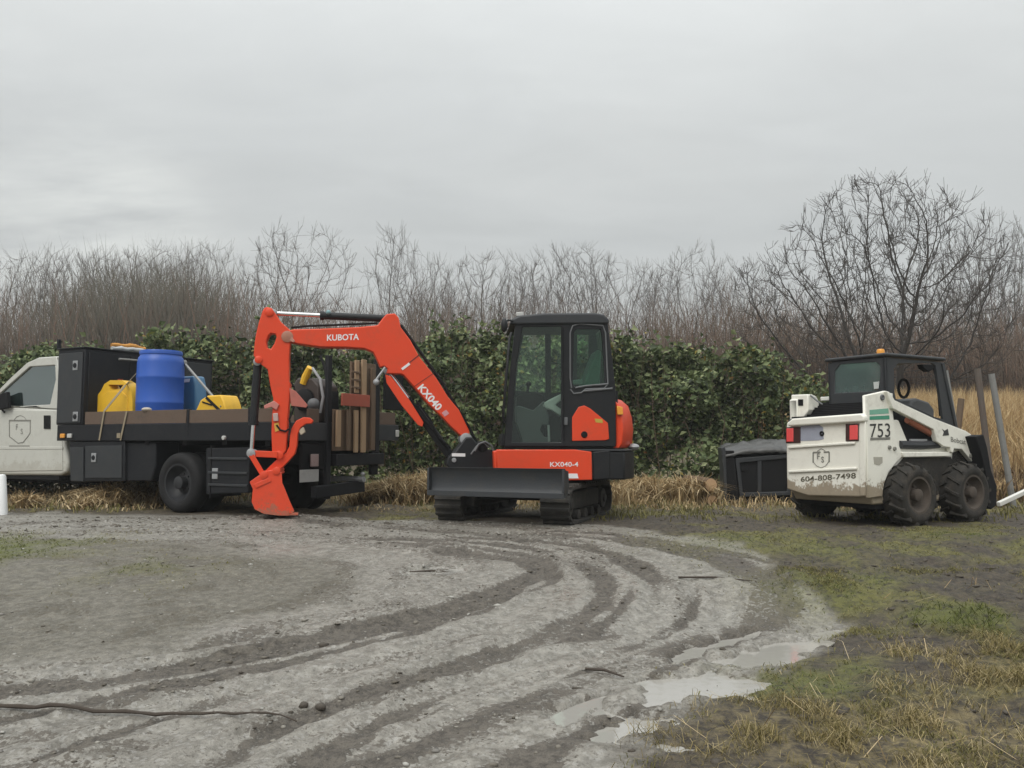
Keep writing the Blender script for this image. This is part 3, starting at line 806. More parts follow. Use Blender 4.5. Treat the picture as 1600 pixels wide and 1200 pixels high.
# straw heaps: (u, v of foot, rx, ry, height)
heaps = [(170, 792, 0.62, 0.45, 0.30), (225, 790, 0.4, 0.4, 0.30), (128, 796, .3, .3, .16), (26, 796, 0.16, 0.15, 0.2), (560, 792, 0.55, 0.5, 0.26), (620, 788, 0.6, 0.5, 0.38),
         (680, 786, 0.5, 0.5, 0.40), (960, 790, 0.5, 0.5, 0.26), (1020, 786, 0.6, 0.5, 0.34), (1085, 788, 0.45, 0.45, 0.34), (780, 785, 1.2, 0.4, 0.25), (890, 786, 0.8, 0.4, 0.22)]
xs, ys, hs = [], [], []
for u, v, rx, ry, h in heaps:
    gxp, gyp = gpx(u, v); n = int(2600 * rx)
    a = rng.normal(0, 0.42, n) * rx + gxp; bq = rng.normal(0.3, 0.42, n) * ry + gyp + 0.2
    w = np.exp(-(((a - gxp) / rx) ** 2))
    xs.append(a); ys.append(bq); hs.append(h * (0.35 + 0.75 * w) * rng.uniform(0.6, 1.25, n))
xs, ys, hs = map(np.concatenate, (xs, ys, hs))
k_ = off_truck(xs, ys); xs, ys, hs = xs[k_], ys[k_], hs[k_]
zs = height(xs, ys)
blades('straw_heap', xs, ys, zs - 0.01, hs * 1.25, rng.uniform(0.012, 0.03, len(xs)), 0.95, STRAW, droop=0.45)
# a low verge of mixed weeds in front of the whole hedge
xs, ys = scatter(16000, -14, 6.5, 11.4, 15.4)
d = fbm(xs * 0.8, ys * 0.8, 3, 91); sel = (d + rng.uniform(-.2, .2, len(xs)) > 0.42) & off_truck(xs, ys)
xs, ys = xs[sel], ys[sel]
blades('verge_grass', xs, ys, height(xs, ys) - 0.01, rng.uniform(0.06, 0.26, len(xs)) * np.clip((ys - 10.8) / 2.0, 0.3, 1.2), rng.uniform(0.008, 0.02, len(xs)), 0.8, STRAW)
xs, ys = scatter(15000, -12, 12, 10.0, 14.5)
d = fbm(xs * 0.9, ys * 0.9, 3, 95); sel = (d + rng.uniform(-.2, .2, len(xs)) > 0.45) & ((xs > 0.4) | (ys > 11.2)) & off_truck(xs, ys)
xs, ys = xs[sel], ys[sel]
blades('verge_weeds', xs, ys, height(xs, ys) - 0.01, rng.uniform(0.03, 0.14, len(xs)), rng.uniform(0.008, 0.022, len(xs)), 0.8, DULLG)
# ---- tall golden field beyond the loader
n = 78000
ys = 13.8 + 22 * rng.uniform(0, 1, n) ** 1.5
xs = rng.uniform(4.2, 10.5, n) * ys / 13.0 + rng.uniform(-.5, .5, n)
dens = sstep(14.2, 17.5, ys + (fbm(xs * .7, ys * .7, 3, 12) - .5) * 4)
sel = rng.uniform(0, 1, n) < 0.25 + 0.75 * dens
xs, ys, dens = xs[sel], ys[sel], dens[sel]
blades('golden_field', xs, ys, base_z(xs, ys) - 0.02, (0.30 + 1.0 * dens) * rng.uniform(0.7, 1.25, len(xs)), rng.uniform(0.014, 0.03, len(xs)), 0.35, GOLD, droop=0.25)
n = 7000
xs, ys = rng.uniform(4.6, 11, n), rng.uniform(11.8, 16.5, n)
sel = fbm(xs * 1.2, ys * 1.2, 3, 15) > 0.46; xs, ys = xs[sel], ys[sel]
blades('brown_weeds', xs, ys, height(xs, ys), rng.uniform(0.15, 0.6, len(xs)), rng.uniform(0.01, 0.03, len(xs)), 0.7, BRAKE)
n = 5000
xs, ys = rng.uniform(5.0, 11, n), rng.uniform(11.5, 15.5, n)
sel = fbm(xs * 1.0, ys * 1.0, 3, 16) > 0.5; xs, ys = xs[sel], ys[sel]
blades('green_weeds', xs, ys, height(xs, ys), rng.uniform(0.1, 0.4, len(xs)), rng.uniform(0.012, 0.03, len(xs)), 0.8, DULLG)

# ---- grass on the muddy right-hand side, moss on the left
n = 330000
ys = 2.9 + 9 * rng.uniform(0, 1, n) ** 1.25
xs = rng.uniform(-7.5, 8.0, n)
vis = np.abs(xs) < ys * 0.68 + 0.5; xs, ys = xs[vis], ys[vis]
mk = masks(xs, ys); zh = height(xs, ys, mk)
r = rng.uniform(0, 1, len(xs)); cl = sstep(0.40, 0.62, fbm(xs * 7, ys * 7, 3, 44))
sel = r < mk[1] * (0.25 + 0.75 * cl) * 0.9
mossy = mk[8] > 0.35
for nm, s_, mt in (('short_grass', sel & ~mossy, DULLG), ('moss_patch', sel & mossy, MOSSG)):
    q = s_.nonzero()[0]
    tall = 1 + 2.2 * np.exp(-(((xs[q] - gpx(1500, 985)[0]) / 0.5) ** 2 + ((ys[q] - gpx(1500, 985)[1]) / 0.4) ** 2))
    blades(nm, xs[q], ys[q], zh[q] - 0.006, rng.uniform(0.010, 0.034, len(q)) * tall * (0.8 + ys[q] * 0.03), rng.uniform(0.003, 0.007, len(q)) * (0.6 + ys[q] * 0.08), 1.5, mt)
sel = (r < mk[3] * 0.9 * (0.12 + cl)) & (ys < 9)
n = 170000
xs3, ys3 = rng.uniform(0.3, 4.8, n), rng.uniform(3.0, 6.8, n)
vis = xs3 < ys3 * 0.66 + 0.2; xs3, ys3 = xs3[vis], ys3[vis]
mk3 = masks(xs3, ys3); cl3 = sstep(0.47, 0.66, fbm(xs3 * 5, ys3 * 5, 4, 144)); r3 = rng.uniform(0, 1, len(xs3))
q = ((r3 < mk3[3] * cl3 * 1.3)).nonzero()[0]
blades('straw_tufts', xs3[q], ys3[q], height(xs3[q], ys3[q]) - 0.004, rng.uniform(0.02, 0.065, len(q)) * (0.5 + cl3[q]), rng.uniform(0.002, 0.004, len(q)), 1.3, STRAWM, droop=0.4)
q = ((r3 < (1 - mk3[0]) * (1 - cl3) * sstep(0.50, 0.68, fbm(xs3 * 1.7, ys3 * 1.7, 4, 151)) * 0.9)).nonzero()[0]
blades('olive_tufts', xs3[q], ys3[q], height(xs3[q], ys3[q]) - 0.004, rng.uniform(0.015, 0.05, len(q)), rng.uniform(0.0025, 0.005, len(q)), 1.4, DULLG, droop=0.4)
q = sel.nonzero()[0]
blades('dead_grass', xs[q], ys[q], zh[q] - 0.006, rng.uniform(0.025, 0.085, len(q)), rng.uniform(0.002, 0.0045, len(q)), 1.7, STRAWM, droop=0.45)
# long straws lying about
n = 260
xs2, ys2 = rng.uniform(0.4, 4.5, n), rng.uniform(3.2, 6.5, n)
mk2 = masks(xs2, ys2); s_ = (mk2[0] < 0.3) & (rng.uniform(0, 1, n) < 0.25 + mk2[3]); xs2, ys2 = xs2[s_], ys2[s_]
blades('loose_straws', xs2, ys2, height(xs2, ys2), rng.uniform(0.05, 0.15, len(xs2)), rng.uniform(0.0025, 0.005, len(xs2)), 2.4, STRAW, droop=0.36)

# ---- clods and stones pressed into the gravel: low lumps, one mesh
ico = [(0, 0, 1), (0.89, 0, 0.45), (0.28, 0.85, 0.45), (-0.72, 0.53, 0.45), (-0.72, -0.53, 0.45), (0.28, -0.85, 0.45), (0.72, 0.53, -0.45), (-0.28, 0.85, -0.45), (-0.89, 0, -0.45), (-0.28, -0.85, -0.45), (0.72, -0.53, -0.45), (0, 0, -1)]
icf = [(0, 1, 2), (0, 2, 3), (0, 3, 4), (0, 4, 5), (0, 5, 1), (1, 6, 2), (2, 7, 3), (3, 8, 4), (4, 9, 5), (5, 10, 1), (6, 7, 2), (7, 8, 3), (8, 9, 4), (9, 10, 5), (10, 6, 1), (11, 7, 6), (11, 8, 7), (11, 9, 8), (11, 10, 9), (11, 6, 10)]
def lumps(name, X, Y, Z, r, m, flat=0.6):
    n = len(X); b = np.array(ico)[None] * (1 + rng.uniform(-.35, .35, (n, 12, 1)))
    sc = np.stack([rng.uniform(.7, 1.4, n), rng.uniform(.7, 1.4, n), flat * rng.uniform(.6, 1.2, n)], 1)
    v = b * sc[:, None, :] * r[:, None, None] + np.stack([X, Y, Z], 1)[:, None, :]
    f = (np.array(icf)[None] + np.arange(n)[:, None, None] * 12).reshape(-1, 3)
    o = raw_mesh(name, v.reshape(-1, 3), f, m); o['kind'] = 'stuff'; return o
CLODS = leafy('clod_earth', [(0.05, 0.042, 0.033), (0.10, 0.088, 0.07), (0.17, 0.155, 0.13), (0.26, 0.245, 0.215)], 0.8)
n = 20000
ys = 3.2 + 7.4 * rng.uniform(0, 1, n) ** 0.9; xs = rng.uniform(-7.4, 4.0, n)
vis = np.abs(xs) < ys * 0.66 + 0.3; xs, ys = xs[vis], ys[vis]
mk = masks(xs, ys); r = rng.uniform(0, 1, len(xs))
far = sstep(7.5, 9.5, ys)
sel = (mk[0] > 0.5) & (r < 0.03 + 0.5 * mk[4] + 0.5 * sstep(0.5, 0.62, mk[9]) + 0.4 * far - 0.5 * mk[6] - 0.4 * mk[7]); xs, ys, mk4, far = xs[sel], ys[sel], mk[4][sel], far[sel]
rr = np.minimum(0.02, rng.gamma(1.6, 0.0034, len(xs))) * (1 + 0.45 * far) + 0.003
lumps('mud_clods', xs, ys, height(xs, ys) + rr * 0.05, rr, CLODS, 0.5)
n = 5000
ys = 3.2 + 7.2 * rng.uniform(0, 1, n); xs = rng.uniform(-7, 3.0, n)
mk = masks(xs, ys); sel = (mk[0] > 0.5) & (mk[4] < 0.5); xs, ys = xs[sel], ys[sel]
rr = rng.gamma(2.0, 0.003, len(xs)) + 0.004
STONE = leafy('pale_stone', [(0.16, 0.15, 0.135), (0.26, 0.25, 0.225), (0.36, 0.35, 0.32)], 0.75)
q_ = rng.uniform(0, 1, len(xs)) < 0.3; xs, ys, rr = xs[q_], ys[q_], rr[q_] * 0.8
lumps('gravel_stones', xs, ys, height(xs, ys) + rr * 0.1, rr, STONE)
n = 3500
ys = 3.3 + 8 * rng.uniform(0, 1, n); xs = rng.uniform(0.3, 7.4, n)
mk = masks(xs, ys); sel = (mk[2] > 0.35) & (rng.uniform(0, 1, n) < 0.5); xs, ys = xs[sel], ys[sel]
rr = np.minimum(rng.gamma(1.6, 0.007, len(xs)) + 0.005, 0.030)
lumps('churned_mud', xs, ys, height(xs, ys), rr, CLOD, 0.5)

# ---- bare trees
TRUNKM = mat('bare_trunk_bark', (0.085, 0.073, 0.064), 0.9, dirt=0.5, dirtcol=(0.13, 0.12, 0.10), scale=1.5, bump=0.4, bscale=20)
TWIGM = mat('bare_twig_bark', (0.115, 0.098, 0.086), 0.9, dirt=0.3, dirtcol=(0.17, 0.13, 0.10), scale=0.6)
DTRUNK = mat('dark_trunk_bark', (0.040, 0.034, 0.029), 0.9, dirt=0.4, dirtcol=(0.075, 0.070, 0.055), scale=2, bump=0.4, bscale=20)
DTWIG = mat('dark_twig_bark', (0.060, 0.050, 0.042), 0.9, dirt=0.3, dirtcol=(0.09, 0.08, 0.06), scale=1)
def colonise(seed, bases, attr, step, kill, infl, trop=0.0, jit=0.18, maxit=160, inert=0.4):
    """space colonisation: limbs grow from the bases towards a cloud of points that fills the crown"""
    g = np.random.default_rng(seed)
    pos, par = [], []
    for (p, d, L) in bases:
        n = max(1, int(L / step)); q = np.array(p, float); dd = np.array(d, float); dd /= np.linalg.norm(dd); prev = -1
        for i in range(n + 1):
            pos.append(q.copy()); par.append(prev); prev = len(pos) - 1
            dd = dd + g.normal(0, 0.06, 3); dd /= np.linalg.norm(dd); q = q + dd * step
    A = attr; near = np.full(len(A), -1); nd = np.full(len(A), 1e9)
    def update(i0):
        nonlocal near, nd
        N_ = np.array(pos[i0:])
        for c in range(0, len(N_), 400):
            D_ = np.linalg.norm(A[:, None, :] - N_[None, c:c + 400], axis=2); k = D_.argmin(1); m = D_[np.arange(len(A)), k]
            u = m < nd; near[u] = k[u] + i0 + c; nd[u] = m[u]
    update(0); nk = {}
    for it in range(maxit):
        al = nd > kill; A, near, nd = A[al], near[al], nd[al]
        act = nd < infl
        if not act.any(): break
        P = np.array(pos); ids = near[act]
        d = A[act] - P[ids]; d /= np.linalg.norm(d, axis=1)[:, None]
        acc = np.zeros_like(P); np.add.at(acc, ids, d)
        i0 = len(pos)
        for k in np.unique(ids):
            if nk.get(int(k), 0) >= 3: continue
            nk[int(k)] = nk.get(int(k), 0) + 1
            v = acc[k]; n = np.linalg.norm(v)
            v = (v / n if n > 1e-3 else g.normal(0, 1, 3))
            if par[k] >= 0: w_ = P[k] - P[par[k]]; v = v + inert * w_ / (np.linalg.norm(w_) + 1e-9)
            v = v + g.normal(0, jit, 3) + np.array([0, 0, trop]); v /= np.linalg.norm(v)
            pos.append(P[k] + v * step); par.append(int(k))
        update(i0)
        if len(pos) > 6500: break
    return pos, par
def tree_segs(seed, bases, attr, step, kill, infl, r0=0.0007, ex=2.35, trop=0.0, jit=0.09, twigs=9, tlen=0.052, maxr=0.02):
    R = random.Random(seed)
    pos, par = colonise(seed, bases, attr, step, kill, infl, trop, jit)
    n = len(pos); kids = [[] for _ in range(n)]
    for i, p in enumerate(par):
        if p >= 0: kids[p].append(i)
    w = [0.0] * n
    for i in range(n - 1, -1, -1):
        w[i] = (sum(w[k] for k in kids[i]) if kids[i] else 0) or 1.0
    rad = [min(maxr, r0 * w[i] ** (1 / ex)) for i in range(n)]
    V = [Vector(p) for p in pos]; segs = []
    stack = [(i, -1) for i in range(n) if par[i] < 0]
    while stack:
        i, p = stack.pop()
        pts, rr = ([V[p], V[i]], [rad[i], rad[i]]) if p >= 0 else ([V[i]], [rad[i]])
        while kids[i]:
            ks = sorted(kids[i], key=lambda k: -w[k])
            for k in ks[1:]: stack.append((k, i))
            i = ks[0]; pts.append(V[i]); rr.append(rad[i])
        if len(pts) > 1: segs.append((pts, rr, 0 if rr[0] > r0 * 4 else 2))
        # fine twigs at the tip and along the last stretch
        for t in range(max(twigs // 2, int(twigs * len(pts) / 9))):
            bi = min(len(pts) - 1, int(len(pts) * (1 - R.random() ** 1.3 * 0.9)))
            b = pts[bi]
            d = (pts[bi] - pts[max(0, bi - 2)]) if bi else (pts[1] - pts[0]); d = d.normalized() if d.length > 1e-5 else Vector((0, 0, 1))
            d = (d + Vector((R.uniform(-.5, .5), R.uniform(-.5, .5), R.uniform(0.0, .6)))).normalized(); L = tlen * R.uniform(0.5, 1.3)
            m = b + d * L * 0.5; e_ = m + (d + Vector((R.uniform(-.15, .15), R.uniform(-.15, .15), 0.2))).normalized() * L * 0.6
            segs.append(([b, m, e_], [r0 * 0.8, r0 * 0.6, r0 * 0.3], 3))
    return segs
def ell(seed, n, c, r, zmin=0.0, shell=0.0, bite=0.0):
    g = np.random.default_rng(seed); out = []
    while len(out) < n:
        p = g.uniform(-1, 1, (n * 4, 3)); q = np.linalg.norm(p, axis=1)
        p = p[(q < 1) & (q > shell)]; w_ = p * np.array(r) + np.array(c); w_ = w_[w_[:, 2] > zmin]
        if bite: w_ = w_[fbm(w_[:, 0] * 6 + seed, w_[:, 2] * 6 + w_[:, 1] * 3, 3, seed) > bite]
        out += list(w_)
    return np.array(out[:n])
def seg_mesh(name, segs, m, parent, minr, sides):
    V, Fq = [], []
    o = 0
    for pts, rad, lvl in segs:
        s = sides if lvl <= 1 else 3
        px = None
        for i, p in enumerate(pts):
            d = (pts[min(i + 1, len(pts) - 1)] - pts[max(i - 1, 0)])
            if px is None: px = d.orthogonal()
            d.normalize(); px = (px - d * px.dot(d)).normalized(); py = d.cross(px)
            rr = max(rad[i], minr)
            for k in range(s):
                a = 2 * math.pi * k / s
                w = p + px * (math.cos(a) * rr) + py * (math.sin(a) * rr); V.append((w.x, w.y, w.z))
        for i in range(len(pts) - 1):
            for k in range(s):
                k2 = (k + 1) % s
                Fq.append((o + i * s + k, o + i * s + k2, o + (i + 1) * s + k2, o + (i + 1) * s + k))
        o += len(pts) * s
    return raw_mesh(name, np.array(V), np.array(Fq), m, parent, smooth=True)
def make_tree(name, label, segs, tm, km, minr, group=None, cat='tree'):
    H = max(max(p.z for p in q[0]) for q in segs)
    segs = [([p / H for p in a_], [x / H for x in b_], l_) for a_, b_, l_ in segs]
    t = thing(name, label, cat, (0, 0, 0), group)
    seg_mesh('trunk', [q for q in segs if q[2] <= 1], tm, t, minr, 6)
    seg_mesh('crown', [q for q in segs if q[2] > 1], km, t, minr, 3)
    return t
UP3 = (0.02, 0.01, 1)
protos = [
    # vase-shaped crown on a clear trunk
    make_tree('bare_tree', '', tree_segs(3, [((0, 0, 0), UP3, 0.40)], np.vstack([ell(1, 850, (0, 0, 0.74), (0.25, 0.25, 0.26), 0.46, 0, 0.40), ell(2, 170, (-0.05, 0, 0.50), (0.34, 0.30, 0.12))]), 0.022, 0.034, 0.30, trop=0.12), TRUNKM, TWIGM, 0.0005, 'x'),
    # tall crown with ascending limbs
    make_tree('bare_tree', '', tree_segs(8, [((0, 0, 0), UP3, 0.34), ((0.06, 0.02, 0), (0.12, 0, 1), 0.30)], ell(4, 1100, (0.03, 0, 0.62), (0.21, 0.21, 0.38), 0.26, 0, 0.38), 0.022, 0.034, 0.30, trop=0.22), TRUNKM, TWIGM, 0.0005, 'x'),
    # broad twiggy crown
    make_tree('bare_tree', '', tree_segs(14, [((0, 0, 0), UP3, 0.30)], ell(6, 1250, (0, 0, 0.64), (0.36, 0.34, 0.36), 0.28, 0, 0.38), 0.022, 0.036, 0.30, trop=0.08), TRUNKM, TWIGM, 0.0005, 'x'),
    # clump of upright stems
    make_tree('bare_tree', '', tree_segs(21, [((0.02, 0, 0), (0.14, 0, 1), 0.4), ((-0.03, 0.01, 0), (-0.16, 0.1, 1), 0.4), ((0, -0.03, 0), (0.02, -0.14, 1), 0.5), ((-0.01, 0.03, 0), (-0.06, 0.15, 1), 0.4), ((0.05, 0.02, 0), (0.25, 0.1, 1), 0.34)], ell(9, 1200, (0.02, 0, 0.60), (0.31, 0.28, 0.40), 0.25, 0, 0.40), 0.022, 0.036, 0.25, trop=0.30), TRUNKM, TWIGM, 0.0005, 'x'),
    make_tree('bare_tree', '', tree_segs(33, [((0.02, 0, 0), (0.2, 0, 1), 0.36), ((-0.03, 0.01, 0), (-0.2, 0.1, 1), 0.36), ((0, -0.03, 0), (0.02, -0.1, 1), 0.42)], ell(12, 1150, (0, 0, 0.60), (0.28, 0.28, 0.40), 0.28, 0, 0.40), 0.022, 0.036, 0.28, trop=0.20), TRUNKM, TWIGM, 0.0005, 'x'),
]
USED = set()
def place_tree(k, u, vtop, Y, rot, label, group, sx=1.0):
    p = protos[k]
    if k not in USED: t = p; USED.add(k)
    else:
        t = p.copy(); COL.objects.link(t)
        for c in p.children: child_copy(c, t)
    x = (u - 800) / F_PX * Y
    z0 = float(base_z(x, Y)) - 0.05
    Hh = at_y(u, vtop, Y).z - z0
    t.location = (x, Y, z0); t.scale = (Hh * sx, Hh * sx, Hh); t.rotation_euler = (0, 0, rot)
    t['label'] = label; t['group'] = group; t['category'] = 'tree'
    return t
FAR = 'bare winter trees in the far tree line'
far_trees = [
    (4, 25, 388, 52, 'bare multi-stemmed tree at the very left edge of the tree line'),
    (1, 72, 375, 56, 'thin bare tree above the windshield of the white truck cab'),
    (3, 118, 392, 50, 'bare tree straight above the black headboard cabinet of the truck'),
    (0, 160, 378, 57, 'slender bare tree above the yellow jug on the flatbed'),
    (3, 205, 385, 49, 'dense bare tree above the orange bundle on the truck box'),
    (4, 248, 376, 54, 'bare tree straight above the blue barrel'),
    (1, 290, 366, 50, 'tall bare tree just right of the one above the blue barrel'),
    (3, 325, 372, 53, 'bare tree at the right end of the dense left clump'),
    (1, 358, 425, 60, 'low thin bare tree at the gap right of the left clump'),
    (0, 470, 336, 62, 'lone forked bare tree standing above the raised excavator arm'),
    (1, 612, 345, 58, 'tall bare tree above the elbow of the orange boom'),
    (0, 648, 376, 60, 'bare tree leaning right beside the tall one above the boom elbow'),
    (2, 700, 428, 64, 'small bare tree in the dip between the boom elbow and the cab'),
    (2, 765, 382, 66, 'pale bare tree just left of the excavator cab roof'),
    (3, 812, 410, 64, 'bare tree over the front edge of the excavator cab roof'),
    (3, 868, 378, 58, 'bushy bare tree directly above the excavator cab roof'),
    (4, 915, 374, 57, 'dense bare tree above the back edge of the excavator cab roof'),
    (0, 978, 392, 62, 'bare tree just right of the excavator cab'),
    (1, 1035, 412, 64, 'thin bare tree midway between the cab and the big spreading tree'),
    (2, 1092, 374, 66, 'pale bare tree left of the big dark spreading tree'),
    (0, 1150, 396, 60, 'bare tree touching the left tips of the big spreading tree'),
    (3, 1508, 372, 46, 'bare tree seen through the right half of the big spreading tree'),
    (4, 1560, 322, 44, 'tall bare tree rising right of the big spreading tree'),
    (1, 1606, 348, 46, 'bare tree cut off by the right edge of the photo'),
]
for i, (k, u, vt, Y, lab) in enumerate(far_trees):
    place_tree(k, u, vt, Y, random.uniform(0, 6.28), lab, FAR, sx=random.uniform(0.78, 1.0))
# the big dark spreading tree behind the loader
_bs = [((0.012 * i - 0.04, 0.01 * (i % 3) - 0.01, 0), (math.tan(RAD(th)) * 0.9, az, 1), L_) for i, (th, az, L_) in enumerate(((-58, 0.1, 0.26), (-36, -0.3, 0.30), (-14, 0.25, 0.30), (6, -0.2, 0.34), (28, 0.3, 0.30), (52, -0.1, 0.28)))]
big = make_tree('spreading_tree', 'large dark bare tree with wide spreading limbs behind the white loader',
                tree_segs(42, _bs, np.vstack([ell(51, 2300, (0.0, 0, 0.50), (0.46, 0.38, 0.52), 0.18, 0, 0.34), ell(52, 200, (-0.46, 0, 0.52), (0.14, 0.2, 0.22), 0.2)]), 0.019, 0.026, 0.26, r0=0.0008, ex=2.15, trop=0.07, jit=0.15, twigs=10, tlen=0.045, maxr=0.016),
                DTRUNK, DTWIG, 0.0006)
Yb = 27.0; xb = (1392 - 800) / F_PX * Yb; zb = float(base_z(xb, Yb)) - 0.1
Hb = at_y(1392, 262, Yb).z - zb
big.location = (xb, Yb, zb); big.scale = (Hb, Hb, Hb)

# ---- the brushy wood that fills the band under the trees: thousands of thin stems, one mass
def stems(name, n, ufun, Y0, Y1, topf, m, r=0.018, side=3):
    Yv = rng.uniform(Y0, Y1, n); u = ufun(n)
    X = (u - 800) / F_PX * Yv
    zt = CAM_Z + (690 - topf(u)) / F_PX * Yv
    z0 = base_z(X, Yv)
    h = np.maximum(zt - z0, 0.5) * np.clip(rng.beta(2.2, 1.5, n) * 1.2, 0.2, 1.08)
    B = np.stack([X, Yv, z0], 1)
    la = rng.uniform(0, 6.28, n); lm = rng.uniform(0, 0.42, n)
    L = np.stack([np.cos(la) * lm, np.sin(la) * lm, np.ones(n)], 1)
    V, Fa = [], []; off = 0
    def strip(b, d1, d2, r0):
        nonlocal off
        N_ = len(b); a = rng.uniform(0, 6.28, N_)
        p1 = b + d1; p2 = p1 + d2
        v = np.zeros((N_, 7, 3))
        for k in range(3):
            w = np.stack([np.cos(a + k * 2.094), np.sin(a + k * 2.094), np.zeros(N_)], 1)
            v[:, k] = b + w * r0[:, None]; v[:, 3 + k] = p1 + w * r0[:, None] * 0.6
        v[:, 6] = p2
        bi = np.arange(N_)[:, None] * 7 + off
        for k in range(3):
            k2 = (k + 1) % 3
            Fa.append(bi + np.array([k, k2, 3 + k2])); Fa.append(bi + np.array([k, 3 + k2, 3 + k])); Fa.append(bi + np.array([3 + k, 3 + k2, 6]))
        V.append(v.reshape(-1, 3)); off += N_ * 7
    jit = lambda s: rng.normal(0, s, (n, 3)) * np.array([1, 1, 0.2])
    hh = h[:, None]
    strip(B, L * hh * 0.55 + jit(0.05) * hh, (L + jit(0.08)) * hh * 0.45, r * rng.uniform(0.5, 1.5, n))
    for s in range(side):
        t = rng.uniform(0.25, 0.9, n)[:, None]
        a2 = rng.uniform(0, 6.28, n); tl = rng.uniform(0.25, 0.95, n)
        D = np.stack([np.cos(a2) * np.sin(tl), np.sin(a2) * np.sin(tl), np.cos(tl)], 1)
        ln = hh * rng.uniform(0.12, 0.32, n)[:, None] * (1.1 - 0.5 * t)
        strip(B + L * hh * t, D * ln * 0.5, (D + np.array([0, 0, 0.35])) * ln * 0.5, r * 0.5 * rng.uniform(0.5, 1.3, n))
    o = raw_mesh(name, np.concatenate(V), np.concatenate(Fa), m); o['kind'] = 'stuff'; return o
BRUSH = leafy('brown_brush', [(0.052, 0.038, 0.028), (0.088, 0.063, 0.046), (0.118, 0.088, 0.064), (0.135, 0.080, 0.055)], 0.85, 0, 0.2, 0.08)
OLIVE = leafy('olive_brush', [(0.070, 0.062, 0.046), (0.10, 0.09, 0.068), (0.13, 0.115, 0.088)], 0.85, 0, 0.2, 0.08)
PALEB = leafy('pale_brush', [(0.13, 0.115, 0.10), (0.19, 0.17, 0.15), (0.22, 0.195, 0.17)], 0.85, 0, 0.2, 0.08)
def tp(pts):
    a = np.array(pts, float); return lambda u: np.interp(u, a[:, 0], a[:, 1]) + (vnoise(u / 23.0, u * 0, 4) - 0.5) * 30
low = tp([(-900, 450), (0, 455), (340, 440), (380, 452), (430, 448), (560, 462), (640, 470), (690, 452), (740, 470), (860, 472), (960, 478), (1060, 470), (1160, 462), (1300, 470), (1400, 480), (1620, 470), (2400, 470)])
stems('brown_thicket', 9000, lambda n: rng.uniform(-350, 1950, n), 36, 46, low, BRUSH, 0.030, 3)
stems('near_thicket', 5200, lambda n: rng.uniform(560, 1950, n), 29, 35, tp([(500, 520), (640, 505), (700, 480), (760, 505), (960, 520), (1100, 505), (1180, 490), (1600, 500), (2000, 500)]), BRUSH, 0.026, 3)
stems('olive_thicket', 4000, lambda n: rng.normal(225, 88, n), 38, 46, tp([(-200, 470), (60, 455), (130, 425), (200, 412), (290, 418), (340, 440), (380, 470), (600, 480)]), OLIVE, 0.026, 4)
stems('pale_twig_line', 4200, lambda n: rng.uniform(-350, 1950, n), 62, 76, tp([(-400, 440), (330, 440), (360, 475), (560, 478), (700, 470), (760, 445), (960, 450), (1100, 440), (1160, 455), (1500, 430), (2000, 430)]), PALEB, 0.030, 4)

# ---- thin damp air over the whole scene
hm, t = nodes_of('haze_air'); N = NT(t)
pv = N.n('ShaderNodeVolumePrincipled'); pv.inputs['Color'].default_value = (0.93, 0.95, 0.96, 1); pv.inputs['Density'].default_value = 0.0013; pv.inputs['Anisotropy'].default_value = 0.2
o = N.n('ShaderNodeOutputMaterial'); N.l(pv.outputs[0], o.inputs['Volume'])
hz_ = MB().hexa([Vector((x, y, z)) for z in (-3.0, 32.0) for x, y in ((-140, -30), (140, -30), (140, 160), (-140, 160))]).build('haze', hm)
hz_['kind'] = 'stuff'

